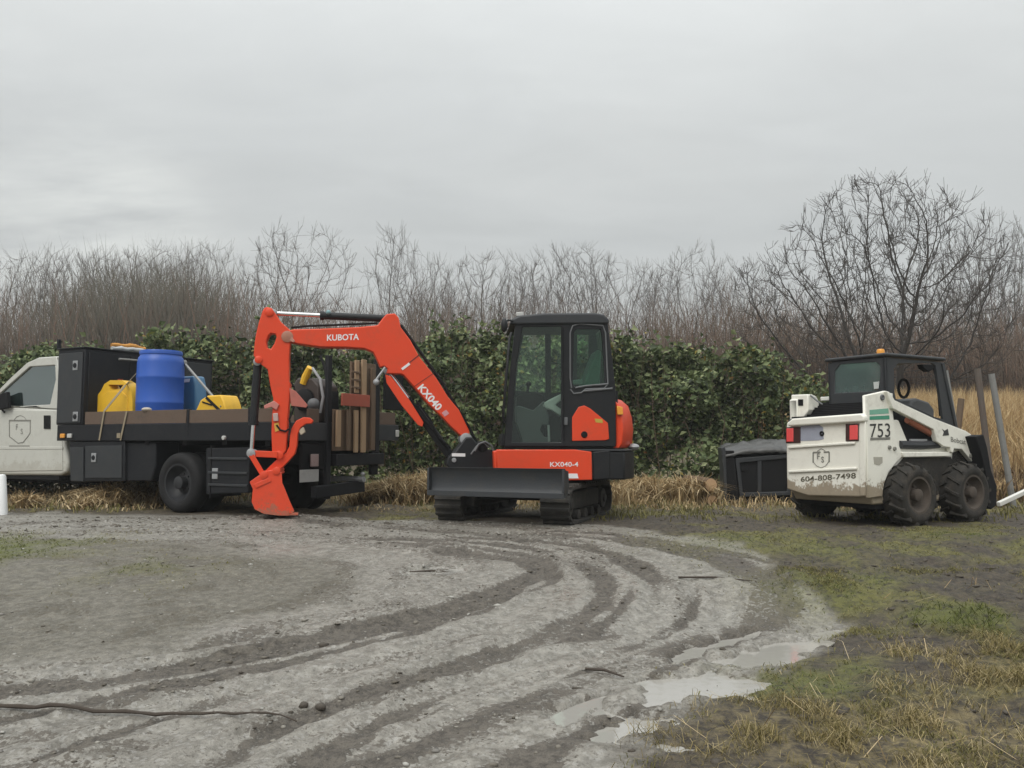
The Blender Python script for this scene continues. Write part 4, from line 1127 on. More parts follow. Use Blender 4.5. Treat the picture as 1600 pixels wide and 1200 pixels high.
# ------------------------------------------------------------------ shared wheel builder
def ring_pts(fr_c, ax, x, y, r, h, n): pass
def wheel(parent, c, out, R, w, rim_r, tm, rm, dish=0.06, lugs=0, hub=0.07, name='wheel', bolts=6):
    """c: centre of the OUTER face, out: unit vector pointing outwards; tyre + rim + hub, as wheel > tyre, rim"""
    c, out = Vector(c), Vector(out).normalized()
    mb = MB()
    sh = R * 0.06
    prof = [(rim_r, -0.015), (rim_r + 0.02, 0.0), (R * 0.80, 0.012), (R - sh * 1.3, -0.005), (R - sh * .35, -0.03), (R, -0.06), (R, -w + 0.06), (R - sh * .35, -w + 0.03), (R - sh * 1.3, -w + .005), (R * 0.8, -w - 0.005), (rim_r + .02, -w), (rim_r, -w + 0.02)]
    n = 40; x = out.cross(Vector((0, 0, 1))).normalized(); y = x.cross(out).normalized()
    vs, fs = [], []
    for r, h in prof:
        vs += [c + out * h + (x * math.cos(2 * math.pi * k / n) + y * math.sin(2 * math.pi * k / n)) * r for k in range(n)]
    for i in range(len(prof)):
        j = (i + 1) % len(prof)
        for k in range(n):
            k2 = (k + 1) % n
            fs.append((i * n + k, i * n + k2, j * n + k2, j * n + k))
    mb.add(vs, fs)
    if lugs:
        for s in (0, 1):
            for k in range(lugs):
                a = 2 * math.pi * (k + 0.5 * s) / lugs
                rad = x * math.cos(a) + y * math.sin(a); tan = -x * math.sin(a) + y * math.cos(a)
                h0 = -w * 0.52 if s == 0 else -w * 0.48; h1 = 0.004 if s == 0 else -w - 0.004
                sk = 0.055 * (1 if s == 0 else 1)
                a0 = c + out * h0 + rad * (R - 0.015) + tan * sk; a1 = c + out * h1 + rad * (R - 0.035) - tan * sk * 0.4
                lw, lh = 0.022, 0.045
                top = [a0 + rad * lh, a1 + rad * lh * 0.9]
                mb.hexa([a0 - tan * lw, a0 + tan * lw, a1 + tan * lw, a1 - tan * lw, top[0] - tan * lw * .7, top[0] + tan * lw * .7, top[1] + tan * lw * .7, top[1] - tan * lw * .7])
    t = mb.build(name if parent is not None else 'wheel', tm, parent, sharp=45)
    rb = MB()
    rb.lathe(c, out, [(rim_r, -w * 0.6), (rim_r, -0.02), (rim_r + 0.012, -0.004), (rim_r - 0.012, -0.006), (rim_r - 0.03, -dish * 0.6), (rim_r * 0.62, -dish), (hub * 1.5, -dish * 0.9), (hub, -dish * 0.8), (hub, 0.0 - dish * 0.1), (hub * 0.7, 0.012 - dish * .1), (0.002, 0.014 - dish * .1)], 32)
    for k in range(bolts):
        a = 2 * math.pi * k / bolts
        q = c + (x * math.cos(a) + y * math.sin(a)) * hub * 1.35 - out * dish * 0.9
        rb.lathe(q, out, [(0.012, 0), (0.012, 0.02), (0.002, 0.022)], 6)
    rb.build('rim', rm, t, sharp=40)
    return t

# ------------------------------------------------------------------ flatbed truck
psi = RAD(28)
T = Frame((-4.48, 11.2), (-math.cos(psi), math.sin(psi)), (math.sin(psi), math.cos(psi)))
TR = T.s.copy()                                  # to the truck's right, away from the camera
def TPl(q): return Plane(T(0, q, 0), -TR)
t = truck = thing('flatbed_truck', 'white cab flatbed truck with black bed, toolboxes and dual rear wheels, at the left', 'truck', T(0, 1.1, 0))
pr = T.px_q(441, 675, 0)[0]; pf = T.px_q(89, 675, 0)[0]
ZB, ZT, ZS = 0.962, 1.195, 1.375                 # deck rail bottom / top, side board top
BW = 2.38
MB().fbox(T, pr, pf, 0.05, BW - 0.05, 1.06, 1.15).build('deck', TRBLK, t, 0.005)
MB().fbox(T, pr - 0.002, pf, 0.0, 0.05, ZB, ZT).build('side_rail', TRBLK, t, 0.008)
MB().fbox(T, pr - 0.002, pf, BW - 0.05, BW, ZB, ZT).build('side_rail', TRBLK, t, 0.008)
MB().fbox(T, pr - 0.05, pr - 0.003, 0.0, BW, ZB, ZT).build('rear_rail', DGREY, t, 0.008)
# brown boards standing in the stake pockets
P0 = TPl(0.006)
for (u0, u1) in ((133, 291), (296, 388), (392, 441)):
    a, b = T.px_q(u0, 650, 0.01)[0], T.px_q(u1, 650, 0.01)[0]
    MB().fbox(T, a, b, 0.008, 0.045, ZT + 0.002, ZS + random.uniform(-.008, .008)).build('side_board', WOODB, t, 0.004)
for k in range(3):
    a = pr + 0.08 + k * (pf - pr - .6) / 3; b = pr + 0.08 + (k + 1) * (pf - pr - .6) / 3 - .02
    MB().fbox(T, a, b, BW - 0.045, BW - 0.008, ZT + 0.002, ZS).build('side_board', WOODB, t, 0.004)
for u in (293.5, 389.5):
    a = T.px_q(u, 650, 0)[0]
    MB().fbox(T, a - 0.02, a + 0.02, -0.004, 0.052, ZB + .05, ZS + 0.01).build('stake', TRBLK, t, 0.004)
for q0, q1 in ((0.42, 0.62), (1.70, 2.30)):
    MB().fbox(T, pr - 0.045, pr - 0.01, q0, q1, ZT + 0.002, ZS).build('end_board', WOODB, t, 0.004)
# headboard: a cabinet right across the bed behind the cab
pbx = T.px_q(131, 600, 0)[0]
zbx = T.px_q(105, 546, 0)[2]
cb = MB().fbox(T, pbx, pf + 0.03, 0.0, BW, ZT + 0.003, zbx).build('headboard_cabinet', TRBLK, t, 0.012)
dr = MB().fbox(T, pbx + 0.03, pf, -0.018, -0.001, ZT + 0.03, zbx - 0.06).build('cabinet_door', DGREY, t, 0.006)
for v in (571, 651):
    p_, q_, z_ = T.px_q(118, v, -0.02)
    m_ = MB().fbox(T, p_ - 0.055, p_ + 0.055, -0.030, -0.019, z_ - 0.07, z_ + 0.07)
    lt = m_.build('latch', STEEL, t, 0.006)
    MB().lathe(T(p_, -0.030, z_), -TR, [(0.040, 0), (0.034, 0.010), (0.015, 0.012)], 14).build('latch_ring', TRBLK, lt)
for k, (q0, q1, mt) in enumerate(((0.06, 0.72, TRBLK), (0.76, 1.50, TRBLK), (1.56, BW - 0.05, DGREY))):
    MB().fbox(T, pbx - 0.016, pbx - 0.002, q0, q1, ZT + 0.03, zbx - 0.05).build('cabinet_panel', mt, t, 0.006)
MB().fbox(T, pbx - 0.02, pf + 0.05, -0.02, BW + 0.02, zbx + 0.001, zbx + 0.022).build('cabinet_lid', TRBLK, t, 0.006)
a = T.px_q(90, 530, 0)
MB().fbox(T, a[0] - 0.02, a[0] + 0.02, 0.0, 0.05, zbx + 0.023, a[2]).build('corner_post', TRBLK, t, 0.004)
# marker lamps on the rail
for u, mt in ((99, AMBER), (110, CLEARL)):
    p_, q_, z_ = T.px_q(u, 681, -0.002)
    MB().fbox(T, p_ - 0.05, p_ + 0.05, -0.028, -0.002, z_ - 0.032, z_ + 0.032).build('marker_lamp', mt, t, 0.008)
# toolbox below the deck, ahead of the wheels
P1 = TPl(0.02)
MB().plate(P1.pts([(108, 690), (195, 689), (195, 752), (136, 752), (130, 754), (110, 753)]), TR * 0.5).build('underbed_toolbox', TRBLK, t, 0.012)
dpl = MB().plate(TPl(0.005).pts([(133, 697), (190, 696), (190, 747), (133, 747)]), TR * 0.013).build('toolbox_door', DGREY, t, 0.005)
MB().plate(TPl(0.002).pts([(109, 699), (130, 699), (130, 752), (110, 751)]), TR * 0.016).build('mud_guard', DGREY, t, 0.004)
p_, q_, z_ = T.px_q(147, 715, 0.0)
lt = MB().fbox(T, p_ - 0.05, p_ + 0.05, -0.012, 0.002, z_ - 0.065, z_ + 0.065).build('latch', STEEL, t, 0.005)
MB().lathe(T(p_, -0.012, z_), -TR, [(0.036, 0), (0.03, 0.010), (0.012, 0.012)], 14).build('latch_ring', TRBLK, lt)
MB().plate(TPl(0.06).pts([(196, 692), (243, 691), (243, 728), (236, 752), (196, 752)]), TR * 0.4).build('fuel_tank', TRBLK, t, 0.02)
# rear toolbox with ribs
MB().plate(TPl(0.03).pts([(322, 700), (390, 699), (388, 770), (322, 772)]), TR * 0.45).build('rear_toolbox', TRBLK, t, 0.01)
for v in (716, 738, 757):
    a, b = T.px_q(325, v, 0.012), T.px_q(386, v, 0.012)
    MB().bar(T(a[0], 0.018, a[2]), T(b[0], 0.018, a[2]), 0.02, 0.03).build('box_rib', DGREY, t, 0.004)
p_, q_, z_ = T.px_q(352, 692, 0.01)
MB().lathe(T(p_, 0.0, 1.0), -TR, [(0.028, -.02), (0.028, 0.03), (0.01, 0.034)], 12).build('rail_reflector', CLEARL, t)
p_, q_, z_ = T.px_q(336, 740, 0.02)
MB().fbox(T, p_ - 0.05, p_ + 0.05, 0.012, 0.028, z_ - 0.07, z_ + 0.07).build('latch', STEEL, t, 0.005)
# chassis
for q0 in (0.70, 1.58):
    MB().fbox(T, pr + 0.05, pf + 2.2, q0, q0 + 0.09, 0.66, 0.90).build('chassis_rail', INDARK, t, 0.006)
for k in range(6):
    p_ = pr + 0.25 + k * 0.75
    MB().fbox(T, p_, p_ + 0.08, 0.05, BW - 0.05, 0.902, 1.058).build('cross_member', INDARK, t)
MB().tube([T(0, 0.3, 0.40), T(0, 0.95, 0.42), T(0, 1.02, 0.42)], [0.07, 0.08, 0.10], 12).tube([T(0, 1.02, 0.42), T(0, 1.19, 0.42), T(0, 1.36, 0.42)], [0.12, 0.2, 0.12], 12).tube([T(0, 1.36, 0.42), T(-.22, 2.1, 0.38)], 0.08, 12).build('rear_axle', INDARK, t)
MB().fbox(T, 0.4, pf, 0.55, 1.9, 0.55, 0.72).build('exhaust_shield', INDARK, t, 0.02)
WR = 0.405
wheel(t, T(0, 0.0, WR - .005), -TR, WR, 0.24, 0.245, RUBBER, RIM, dish=0.13, hub=0.085, bolts=8)
wheel(t, T(0, 0.29, WR - .005), -TR, WR, 0.24, 0.245, RUBBER, RIM, dish=0.05)
WR2 = 0.45; dz = 0.32 - WR2
wheel(t, T(-0.22, BW - 0.02, WR2 + dz), TR, WR2, 0.24, 0.245, RUBBER, RIM, dish=0.13, hub=0.085, bolts=8)
wheel(t, T(-0.22, BW - 0.31, WR2 + dz), TR, WR2, 0.24, 0.245, RUBBER, RIM, dish=0.05)
pfw = 4.75
wheel(t, T(pfw, 0.10, WR), -TR, WR, 0.25, 0.245, RUBBER, RIM, dish=0.02)
wheel(t, T(pfw, BW - 0.14, WR), TR, WR, 0.25, 0.245, RUBBER, RIM, dish=0.02)
MB().fbox(T, -0.60, -0.585, 0.02, 0.56, 0.22, 0.90).build('mud_flap', RUBBER, t)
# rear end: lamp brackets, plate, bumper and hitch on the plane of the tail
def RB(u0, u1, v0, v1, p, d):
    a = T.px_p(u0, v1, p); b = T.px_p(u1, v0, p)
    return MB().fbox(T, p - d, p, a[1], b[1], a[2], b[2])
pl = pr - 0.03
RB(466, 512, 692, 735, pl + 0.06, 0.05).build('tail_bracket', INDARK, t, 0.02)
RB(482, 498, 708, 731, pl, 0.045).build('tail_lamp_housing', INDARK, t, 0.006)
tl = RB(484.5, 496.5, 709.5, 729, pl - 0.046, 0.02).build('tail_lamp', mat('dull_lamp_lens', (0.30, 0.22, 0.21), 0.3, dirt=0.3), t, 0.006)
np_ = RB(467.5, 497.5, 733, 754, pl - 0.03, 0.008).build('number_plate', PLATE, t, 0.003)
tl2 = RB(584, 597, 711, 729, pl - 0.02, 0.03).build('tail_lamp', mat('dull_lamp_lens2', (0.26, 0.23, 0.20), 0.3, dirt=0.3), t, 0.006)
RB(575, 586, 705, 742, pl, 0.06).build('tail_bracket', INDARK, t, 0.01)
a, b = T.px_p(490, 772, pl), T.px_p(566, 752, pl)
MB().bar(T(pl, a[1], a[2] + .02), T(pl, b[1], a[2] + .06), 0.10, 0.16).build('rear_bumper', TRBLK, t, 0.01)
a = T.px_p(558, 743, pl)
MB().tube([T(pl + .5, a[1], a[2] - .05), T(pl - .12, a[1], a[2] - .05)], 0.04, 8).ball(T(pl - 0.10, a[1], a[2] + .02), 0.032).build('tow_hitch', STEEL, t)
RB(505, 515, 556, 780, pl + 0.02, 0.05).build('rear_stake', TRBLK, t, 0.005)
RB(582, 590, 562, 722, pl + 0.02, 0.05).build('rear_stake', TRBLK, t, 0.005)
RB(515, 590, 708, 728, pl + 0.02, 0.12).build('rear_step', TRBLK, t, 0.008)
RB(598, 628, 585, 640, pl + 0.05, 0.03).build('rear_panel', INDARK, t, 0.006)
RB(612, 640, 668, 684, pr - 0.052, 0.02)
a = T.px_p(634, 672, pr - 0.05)
MB().fbox(T, pr - 0.075, pr - 0.052, min(a[1], BW) - 0.09, min(a[1], BW) - 0.02, 1.02, 1.12).build('marker_lamp', CLEARL, t, 0.006)

# cab
QC = 0.13; CW = 2.02
PC = TPl(QC)
low_ = [(98, 640), (101, 690), (106, 722), (104, 738), (94, 743), (-150, 742), (-158, 690), (-146, 655), (-118, 645), (-26, 634), (40, 637)]
MB().plate(PC.pts(low_), TR * CW).build('cab_body', CABW, t, 0.035, seg=3)
up_ = [(98, 639.5), (95, 600), (88, 557), (60, 559), (42, 567), (18, 589), (-26, 633)]
win = [(-4, 618), (20, 596), (46, 573), (86, 570.5), (87, 592), (78, 632), (32, 634.5), (18, 641 - 4), (-12, 629)]
for q in (QC + 0.01, QC + CW - 0.06):
    pl_ = TPl(q)
    MB().plate([PC.pts(up_) if q < 1 else [x + TR * (CW - 0.07) for x in PC.pts(up_)], PC.pts(win) if q < 1 else [x + TR * (CW - 0.07) for x in PC.pts(win)]], TR * 0.06).build('cab_side', CABW, t, 0.010)
MB().plate([x + TR * 0.03 for x in PC.pts(win)], TR * 0.005).build('side_window', GL_TR, t)
MB().plate([x + TR * (CW - 0.04) for x in PC.pts(win)], TR * 0.005).build('side_window', GL_TR, t)
rf = [(89, 556.5), (60, 558.5), (41, 567), (40, 571), (61, 563), (89, 561)]
MB().plate([x + TR * 0.005 for x in PC.pts(rf)], TR * (CW - 0.01)).build('cab_roof', CABW, t, 0.012)
MB().plate([x + TR * 0.075 for x in PC.pts([(98, 640), (96, 600), (89, 561), (87, 562), (93, 600), (95, 640)])], TR * (CW - 0.15)).build('cab_back', CABW, t)
MB().plate([x + TR * 0.08 for x in PC.pts([(40, 570), (-26, 632.5), (-24, 634), (42, 571)])], TR * (CW - 0.16)).build('windshield', GL_TR, t)
MB().plate([x + TR * 0.2 for x in PC.pts([(82, 640), (84, 592), (78, 588), (68, 640)])], TR * 1.5).build('seat_back', INDARK, t, 0.03)
MB().plate([x + TR * 0.12 for x in PC.pts([(-22, 640), (-20, 628), (8, 630), (10, 640)])], TR * 1.7).build('dashboard', INDARK, t, 0.02)
door = MB().plate(TPl(QC - 0.008).pts([(-14, 641), (94, 641.5), (97, 690), (98, 735), (-14, 737)]), TR * 0.012).build('cab_door', CABW, t, 0.006)
MB().plate(TPl(QC - 0.014).pts([(-14, 698), (97.5, 698), (97.5, 702), (-14, 702)]), TR * 0.008).build('door_crease', CABW, door, 0.004)
MB().plate(TPl(QC - 0.022).pts([(68, 649), (78, 649), (78, 670), (68, 670)]), TR * 0.012).build('door_handle', INDARK, door, 0.004)
MB().plate(TPl(QC - 0.10).pts([(-6, 618), (10, 612), (12, 637), (-6, 641)]), TR * 0.06).bar(T(*T.px_q(3, 640, QC - .05)), T(*T.px_q(8, 645, QC)), 0.03, 0.03).build('wing_mirror', INDARK, t, 0.01)
# crest on the door
pd = TPl(QC - 0.012); ez = Vector((0, 0, 1)); ex = -T.f
def outline(plane, pts, wdt, m, parent, lift=0.0):
    P3 = plane.pts(pts); mb = MB()
    for i in range(len(P3) - 1): mb.bar(P3[i], P3[i + 1], wdt, 0.002, up=plane.n)
    return mb.build('crest_line', m, parent)
outline(pd, [(14, 657), (48, 657)], 0.022, DECALF, door)
outline(pd, [(14.5, 657), (14.5, 682), (21, 687), (28, 692.5), (36, 691), (44, 681), (47, 676), (47, 657)], 0.014, DECALF, door)
outline(pd, [(22, 656), (26, 651), (32, 649), (38, 652), (41, 656)], 0.007, DECALF, door)
lettering('F', pd(26.5, 667), ex, ez, 0.085, DECALF, door, 'crest_letter', lift=0.004)
lettering('S', pd(34, 674), ex, ez, 0.085, DECALF, door, 'crest_letter', lift=0.004)
MB().plate(TPl(QC - 0.011).pts([(14, 696), (46, 696), (46, 699.5), (14, 699.5)]), TR * 0.003).build('crest_text_band', DECALF, door)
MB().fbox(T, pf + 0.05, pf + 1.9, 0.42, 1.9, 0.30, 0.70).build('underbody_shade', INDARK, t, 0.03)  # dark block stands for drivetrain parts and the shade below the cab
MB().fbox(T, pf + 0.15, pf + 1.75, 0.16, 0.30, 0.36, 0.47).build('running_board', INDARK, t, 0.01)
MB().fbox(T, pf - 0.1, pf + 1.6, 2.0, 2.2, 0.18, 0.72).build('far_running_board', INDARK, t, 0.02)
# bumper and grille at the front, out of frame
MB().plate([x - TR * 0.02 for x in PC.pts([(-150, 725), (-172, 725), (-172, 752), (-150, 752)])], TR * (CW + 0.04)).build('front_bumper', STEEL, t, 0.02)

# ---- things standing on the bed
ZD = 1.152
def on_bed(u, q):
    p_ = T.px_q(u, 655, q)[0]; return T(p_, q, ZD), p_
c, p_ = on_bed(249, 0.52)
yb = c.y
rb = 34.8 / F_PX * yb
hb = at_y(249, 549, yb).z - ZD
prof = [(rb * .93, 0), (rb * .97, 0.02), (rb, 0.08), (rb, hb * .30), (rb * 1.012, hb * .31), (rb * 1.012, hb * .33), (rb, hb * .34), (rb, hb * .63), (rb * 1.012, hb * .64), (rb * 1.012, hb * .66), (rb, hb * .67), (rb * 0.99, hb * .84), (rb * .95, hb * .905), (rb * .885, hb * .93), (rb * .885, hb * .945), (rb * 0.91, hb * .95), (rb * 0.91, hb * .985), (rb * 0.89, hb), (rb * 0.82, hb), (rb * 0.80, hb * .975), (0.003, hb * .97)]
o = MB().lathe((0, 0, 0), (0, 0, 1), prof, 40).build('plastic_barrel', BLUE, None, sharp=50)
o.location = c; tag(o, 'tall blue plastic barrel standing on the truck bed', 'barrel')
# yellow jug
pj = TPl(0.22)
jug = [(152, 655), (152, 618), (158, 610), (163, 600), (172, 594), (190, 594), (199, 600), (205, 612), (207, 625), (207, 655)]
hole = [(169, 601), (193, 601), (188, 608), (173, 609)]
P3 = pj.pts(jug); zfix = lambda L: [Vector((x.x, x.y, max(x.z, ZD))) for x in L]
base = on_bed(180, 0.35)[0]
jt = thing('plastic_jug', 'large yellow plastic jug with moulded handle beside the blue barrel', 'jug', base)
MB().plate([zfix(P3), pj.pts(hole)], TR * 0.17).build('body', YELLOW, jt, 0.03, seg=3)
MB().plate([x - TR * 0.0 for x in pj.pts([(160, 618), (170, 612), (192, 612), (200, 620), (200, 650), (160, 650)])], -TR * 0.012).build('raised_panel', YELLOW, jt, 0.01)
MB().lathe(pj(180, 595) + TR * .085 - Vector((0, 0, .02)), (0, 0, 1), [(0.035, 0), (0.035, 0.05), (0.004, 0.052)], 14).build('cap', mat('dark_red_cap', (0.22, 0.03, 0.02), 0.5), jt)
# low yellow case
pk = TPl(0.25)
base = on_bed(328, 0.4)[0]
kt = thing('tool_case', 'small yellow plastic case strapped down near the back of the bed', 'case', base)
MB().plate(zfix(pk.pts([(303, 655), (306, 640), (313, 625), (324, 618), (345, 617), (349, 626), (353, 640), (353, 655)])), TR * 0.3).build('body', YELLOW, kt, 0.02, seg=3)
MB().bar(pk(322, 621, 0.012), pk(347, 645, 0.012), 0.035, 0.012, up=pk.n).build('strap', INDARK, kt)
MB().bar(pk(316, 628, 0.006), pk(331, 633, 0.006), 0.018, 0.010, up=pk.n).build('handle', INDARK, kt)
MB().fbox(T, T.px_q(348, 640, .3)[0], T.px_q(313, 640, .3)[0], 0.30, 0.45, ZD, ZD + .02).build('base', INDARK, kt)
# pale blue jug behind the barrel
pg = TPl(0.95); base = on_bed(294, 1.0)[0]
bt = thing('water_jug', 'pale blue jug half hidden behind the blue barrel', 'jug', base)
MB().plate(zfix(pg.pts([(282, 655), (282, 600), (284, 588), (302, 587), (305, 600), (307, 655)])), TR * 0.22).build('body', BLUEJ, bt, 0.03, seg=3)
MB().plate(pg.pts([(284, 593), (297, 592), (296, 597), (285, 598)]), -TR * 0.006).build('label_patch', DECALW, bt, 0.002)
# dark red can behind the yellow jug
base = on_bed(178, 0.9)[0]; pq = TPl(0.85)
ct = thing('fuel_can', 'dark red fuel can behind the yellow jug', 'fuel can', base)
MB().plate(zfix(pq.pts([(160, 655), (160, 585), (168, 572), (186, 571), (196, 585), (196, 655)])), TR * 0.2).build('body', mat('dark_red_plastic', (0.10, 0.022, 0.02), 0.5, dirt=0.4), ct, 0.02)
MB().tube([pq(186, 572) + TR * .1, pq(190, 560) + TR * .1, pq(184, 553) + TR * .1], [0.02, 0.016, 0.012], 8).build('spout', INDARK, ct)
# orange bundle on the cabinet lid, strap over the barrel
zc = zbx + 0.024
pt = T.px_q(200, 540, 0.55); base = T(pbx + 0.15, 0.75, zc)
bd = MB(); R = random.Random(4)
o_t = thing('tarp_bundle', 'orange and white cloth bundle lying on top of the cabinet', 'bundle', base)
def lump_strip(mb, pts, r, rn):
    P = []
    for i in range(len(pts) - 1):
        for k in range(5): P.append(Vector(pts[i]).lerp(Vector(pts[i + 1]), k / 5) + Vector((rn.uniform(-.012, .012), rn.uniform(-.012, .012), rn.uniform(-.010, .012))))
    P.append(Vector(pts[-1]))
    mb.tube(P, [r * rn.uniform(0.75, 1.15) for _ in P], 9)
qs = [T.loc(on_plane(u, 541, T(pbx + 0.12, 0, 0), T.f))[1] for u in (176, 232)]
for k, (z0, m_, r_) in enumerate(((zc + 0.03, PLASTW, 0.035), (zc + 0.085, ORSTRAP, 0.036), (zc + 0.06, YELLD, 0.030))):
    bd = MB(); lump_strip(bd, [T(pbx + 0.12 + 0.05 * k, qs[0] + 0.02 * k, z0), T(pbx + 0.10 + 0.05 * k, (qs[0] + qs[1]) / 2, z0 + .012), T(pbx + 0.12 + 0.05 * k, qs[1] - 0.03 * k, z0)], r_, R)
    bd.build(('white_roll', 'orange_roll', 'yellow_roll')[k], m_, o_t, sharp=80)
st_ = thing('load_strap', 'tan ratchet strap running down over the yellow jug to the bed rail', 'strap', T(pbx - 0.1, 0.2, ZS))
a0 = T(pbx + 0.02, qs[1] + 0.05, zc + 0.02); a1 = T(*T.px_q(196, 602, 0.16)); a2 = T(*T.px_q(163, 642, -0.01)); a3 = T(*T.px_q(155, 688, -0.012))
MB().bar(a0, a1, 0.04, 0.006, up=-TR).build('upper_strap', TAN, st_)
MB().bar(a1, a2, 0.035, 0.006, up=-TR).bar(a2, a3, 0.03, 0.006, up=-TR).build('front_strap', TAN, st_)
b2 = T(*T.px_q(198, 643, -0.01)); b3 = T(*T.px_q(188, 688, -0.012))
MB().bar(b2, b3, 0.03, 0.006, up=-TR).fbox(T, T.px_q(186, 688, 0)[0] - .05, T.px_q(186, 688, 0)[0] + .02, -0.025, -0.003, 1.0, 1.07).build('rear_strap', TAN, st_)
# pale bar and leaning rod
o = MB().tube([T(pbx - 0.08, *T.px_p(186, 561, pbx - .08)[1:]), T(pbx - 0.08, *T.px_p(222, 564, pbx - .08)[1:])], 0.018, 8).build('grab_bar', PIPE, truck)
rod_a, rod_b = T(*T.px_q(288, 567, 0.75)), T(*T.px_q(322, 607, 0.45))
rod_c = rod_b + (rod_b - rod_a).normalized() * 0.62
o = MB().bar(rod_a, rod_b, 0.03, 0.02).bar(rod_b, rod_c, 0.03, 0.02).ball(rod_a, 0.045, 8, 6).build('pry_bar', PIPE)
recenter(o, rod_c); tag(o, 'grey bar leaning from the blue barrel towards the small yellow case', 'bar')
o = MB().ball(T(0, 0, 0), 0.05, 8, 6, (1.5, 1, 0.6)).build('rag', mat('pale_rag', (0.45, 0.40, 0.33), 0.9), None)
bp_ = T(*T.px_q(229, 641, 0.025)); c_ = bp_; o.data.transform(Matrix.Translation(-T(0, 0, 0))); o.location = (c_.x, c_.y, ZS + 0.02)
tag(o, 'small pale rag on the side board below the blue barrel', 'rag')

# machinery on the back of the bed, seen between arm and timber
base = on_bed(478, 0.9)[0]
pe = TPl(0.75)
et = thing('pump_engine', 'dark engine driven pump with yellow cap on the back of the bed', 'pump', base)
MB().plate(zfix(pe.pts([(458, 660), (458, 600), (464, 590), (488, 590), (498, 602), (498, 660)])), TR * 0.4).build('engine_block', mat('dark_brown_iron', (0.045, 0.032, 0.026), 0.6, dirt=0.5), et, 0.03)
MB().lathe(pe(478, 625), -TR, [(0.15, 0), (0.15, 0.05), (0.10, 0.08), (0.02, 0.085)], 18).build('recoil_cover', INDARK, et)
MB().tube([pe(474, 600), pe(478, 588), pe(484, 575), pe(489, 577)], [0.05, 0.055, 0.045, 0.02], 10).build('yellow_cap', YELLOW, et)
MB().ball(pe(490, 632, 0.05), 0.085, 12, 8).build('grey_filter', GREYP, et)
MB().tube([pe(488, 575), pe(500, 592), pe(505, 620), pe(500, 645)], 0.02, 8).build('hose', STEEL, et)
base = on_bed(506, 1.0)[0]; pe2 = TPl(0.95)
wt_ = thing('plate_compactor', 'black covered machine on the bed left of the upright timber', 'machine', base)
MB().plate(zfix(pe2.pts([(498, 660), (498, 612), (503, 600), (510, 600), (514, 612), (514, 660)])), TR * 0.22).build('body', INDARK, wt_, 0.03)
MB().tube([pe2(512, 600), pe2(506, 570), pe2(500, 556)], 0.018, 6).build('handle', INDARK, wt_)
# upright timber rack on the rear step
ptb = pl - 0.10
def slat(u0, u1, v0, v1, p, d, m_, par, nm):
    a = T.px_p((u0 + u1) / 2, v1, p); b = T.px_p((u0 + u1) / 2, v0, p)
    w_ = abs(T.px_p(u1, v1, p)[1] - T.px_p(u0, v1, p)[1])
    MB().fbox(T, p - d, p, a[1] - w_ / 2, a[1] + w_ / 2, a[2], b[2]).build(nm, m_, par, 0.004)
zst = T.px_p(550, 708, pl + 0.02)[2]
rk = thing('timber_rack', 'upright rack of weathered timber slats with red cross board at the truck tail', 'timber rack', T(ptb, 1.2, zst))
slat(545, 584, 567, 704, ptb + 0.06, 0.03, WOODD, rk, 'back_board')
slat(518, 543, 640, 704, ptb + 0.06, 0.03, WOODD, rk, 'back_board')
for (u0, u1, v0, v1, m_) in ((523.5, 530, 641, 698, WOODP), (540, 545, 640, 704, WOODD), (551.5, 557, 641, 707, WOODP), (562, 569, 562, 707, WOODP), (553, 558.5, 563, 614, WOODP), (577, 581.5, 575, 702, WOODP if 0 else WOODD)):
    slat(u0, u1, v0, v1, ptb - 0.0, 0.03, m_, rk, 'slat')
slat(533, 576, 616, 635, ptb - 0.031, 0.028, WOODR, rk, 'cross_board')
for v in (580, 592, 604):
    slat(548, 562, v, v + 3, ptb - 0.031, 0.02, WOODD, rk, 'rung')

# ------------------------------------------------------------------ compact excavator
EC = (0.20, 10.61)
U = Frame(EC, (-0.375, -0.927), (0.927, -0.375))       # undercarriage: p towards the camera, q to the right in view
bh = RAD(183.0)
B = Frame(EC, (math.cos(bh), math.sin(bh)), (-math.sin(bh), math.cos(bh)))   # upper body: p forward (left in view), q to its left (camera)
BL = B.s.copy()
def CP(b): return Plane(B(0, b, 0), BL)
ex_ = excavator = thing('excavator', 'orange red compact excavator with black cab and folded boom on grey rubber tracks', 'excavator', (EC[0], EC[1], 0))
e = excavator
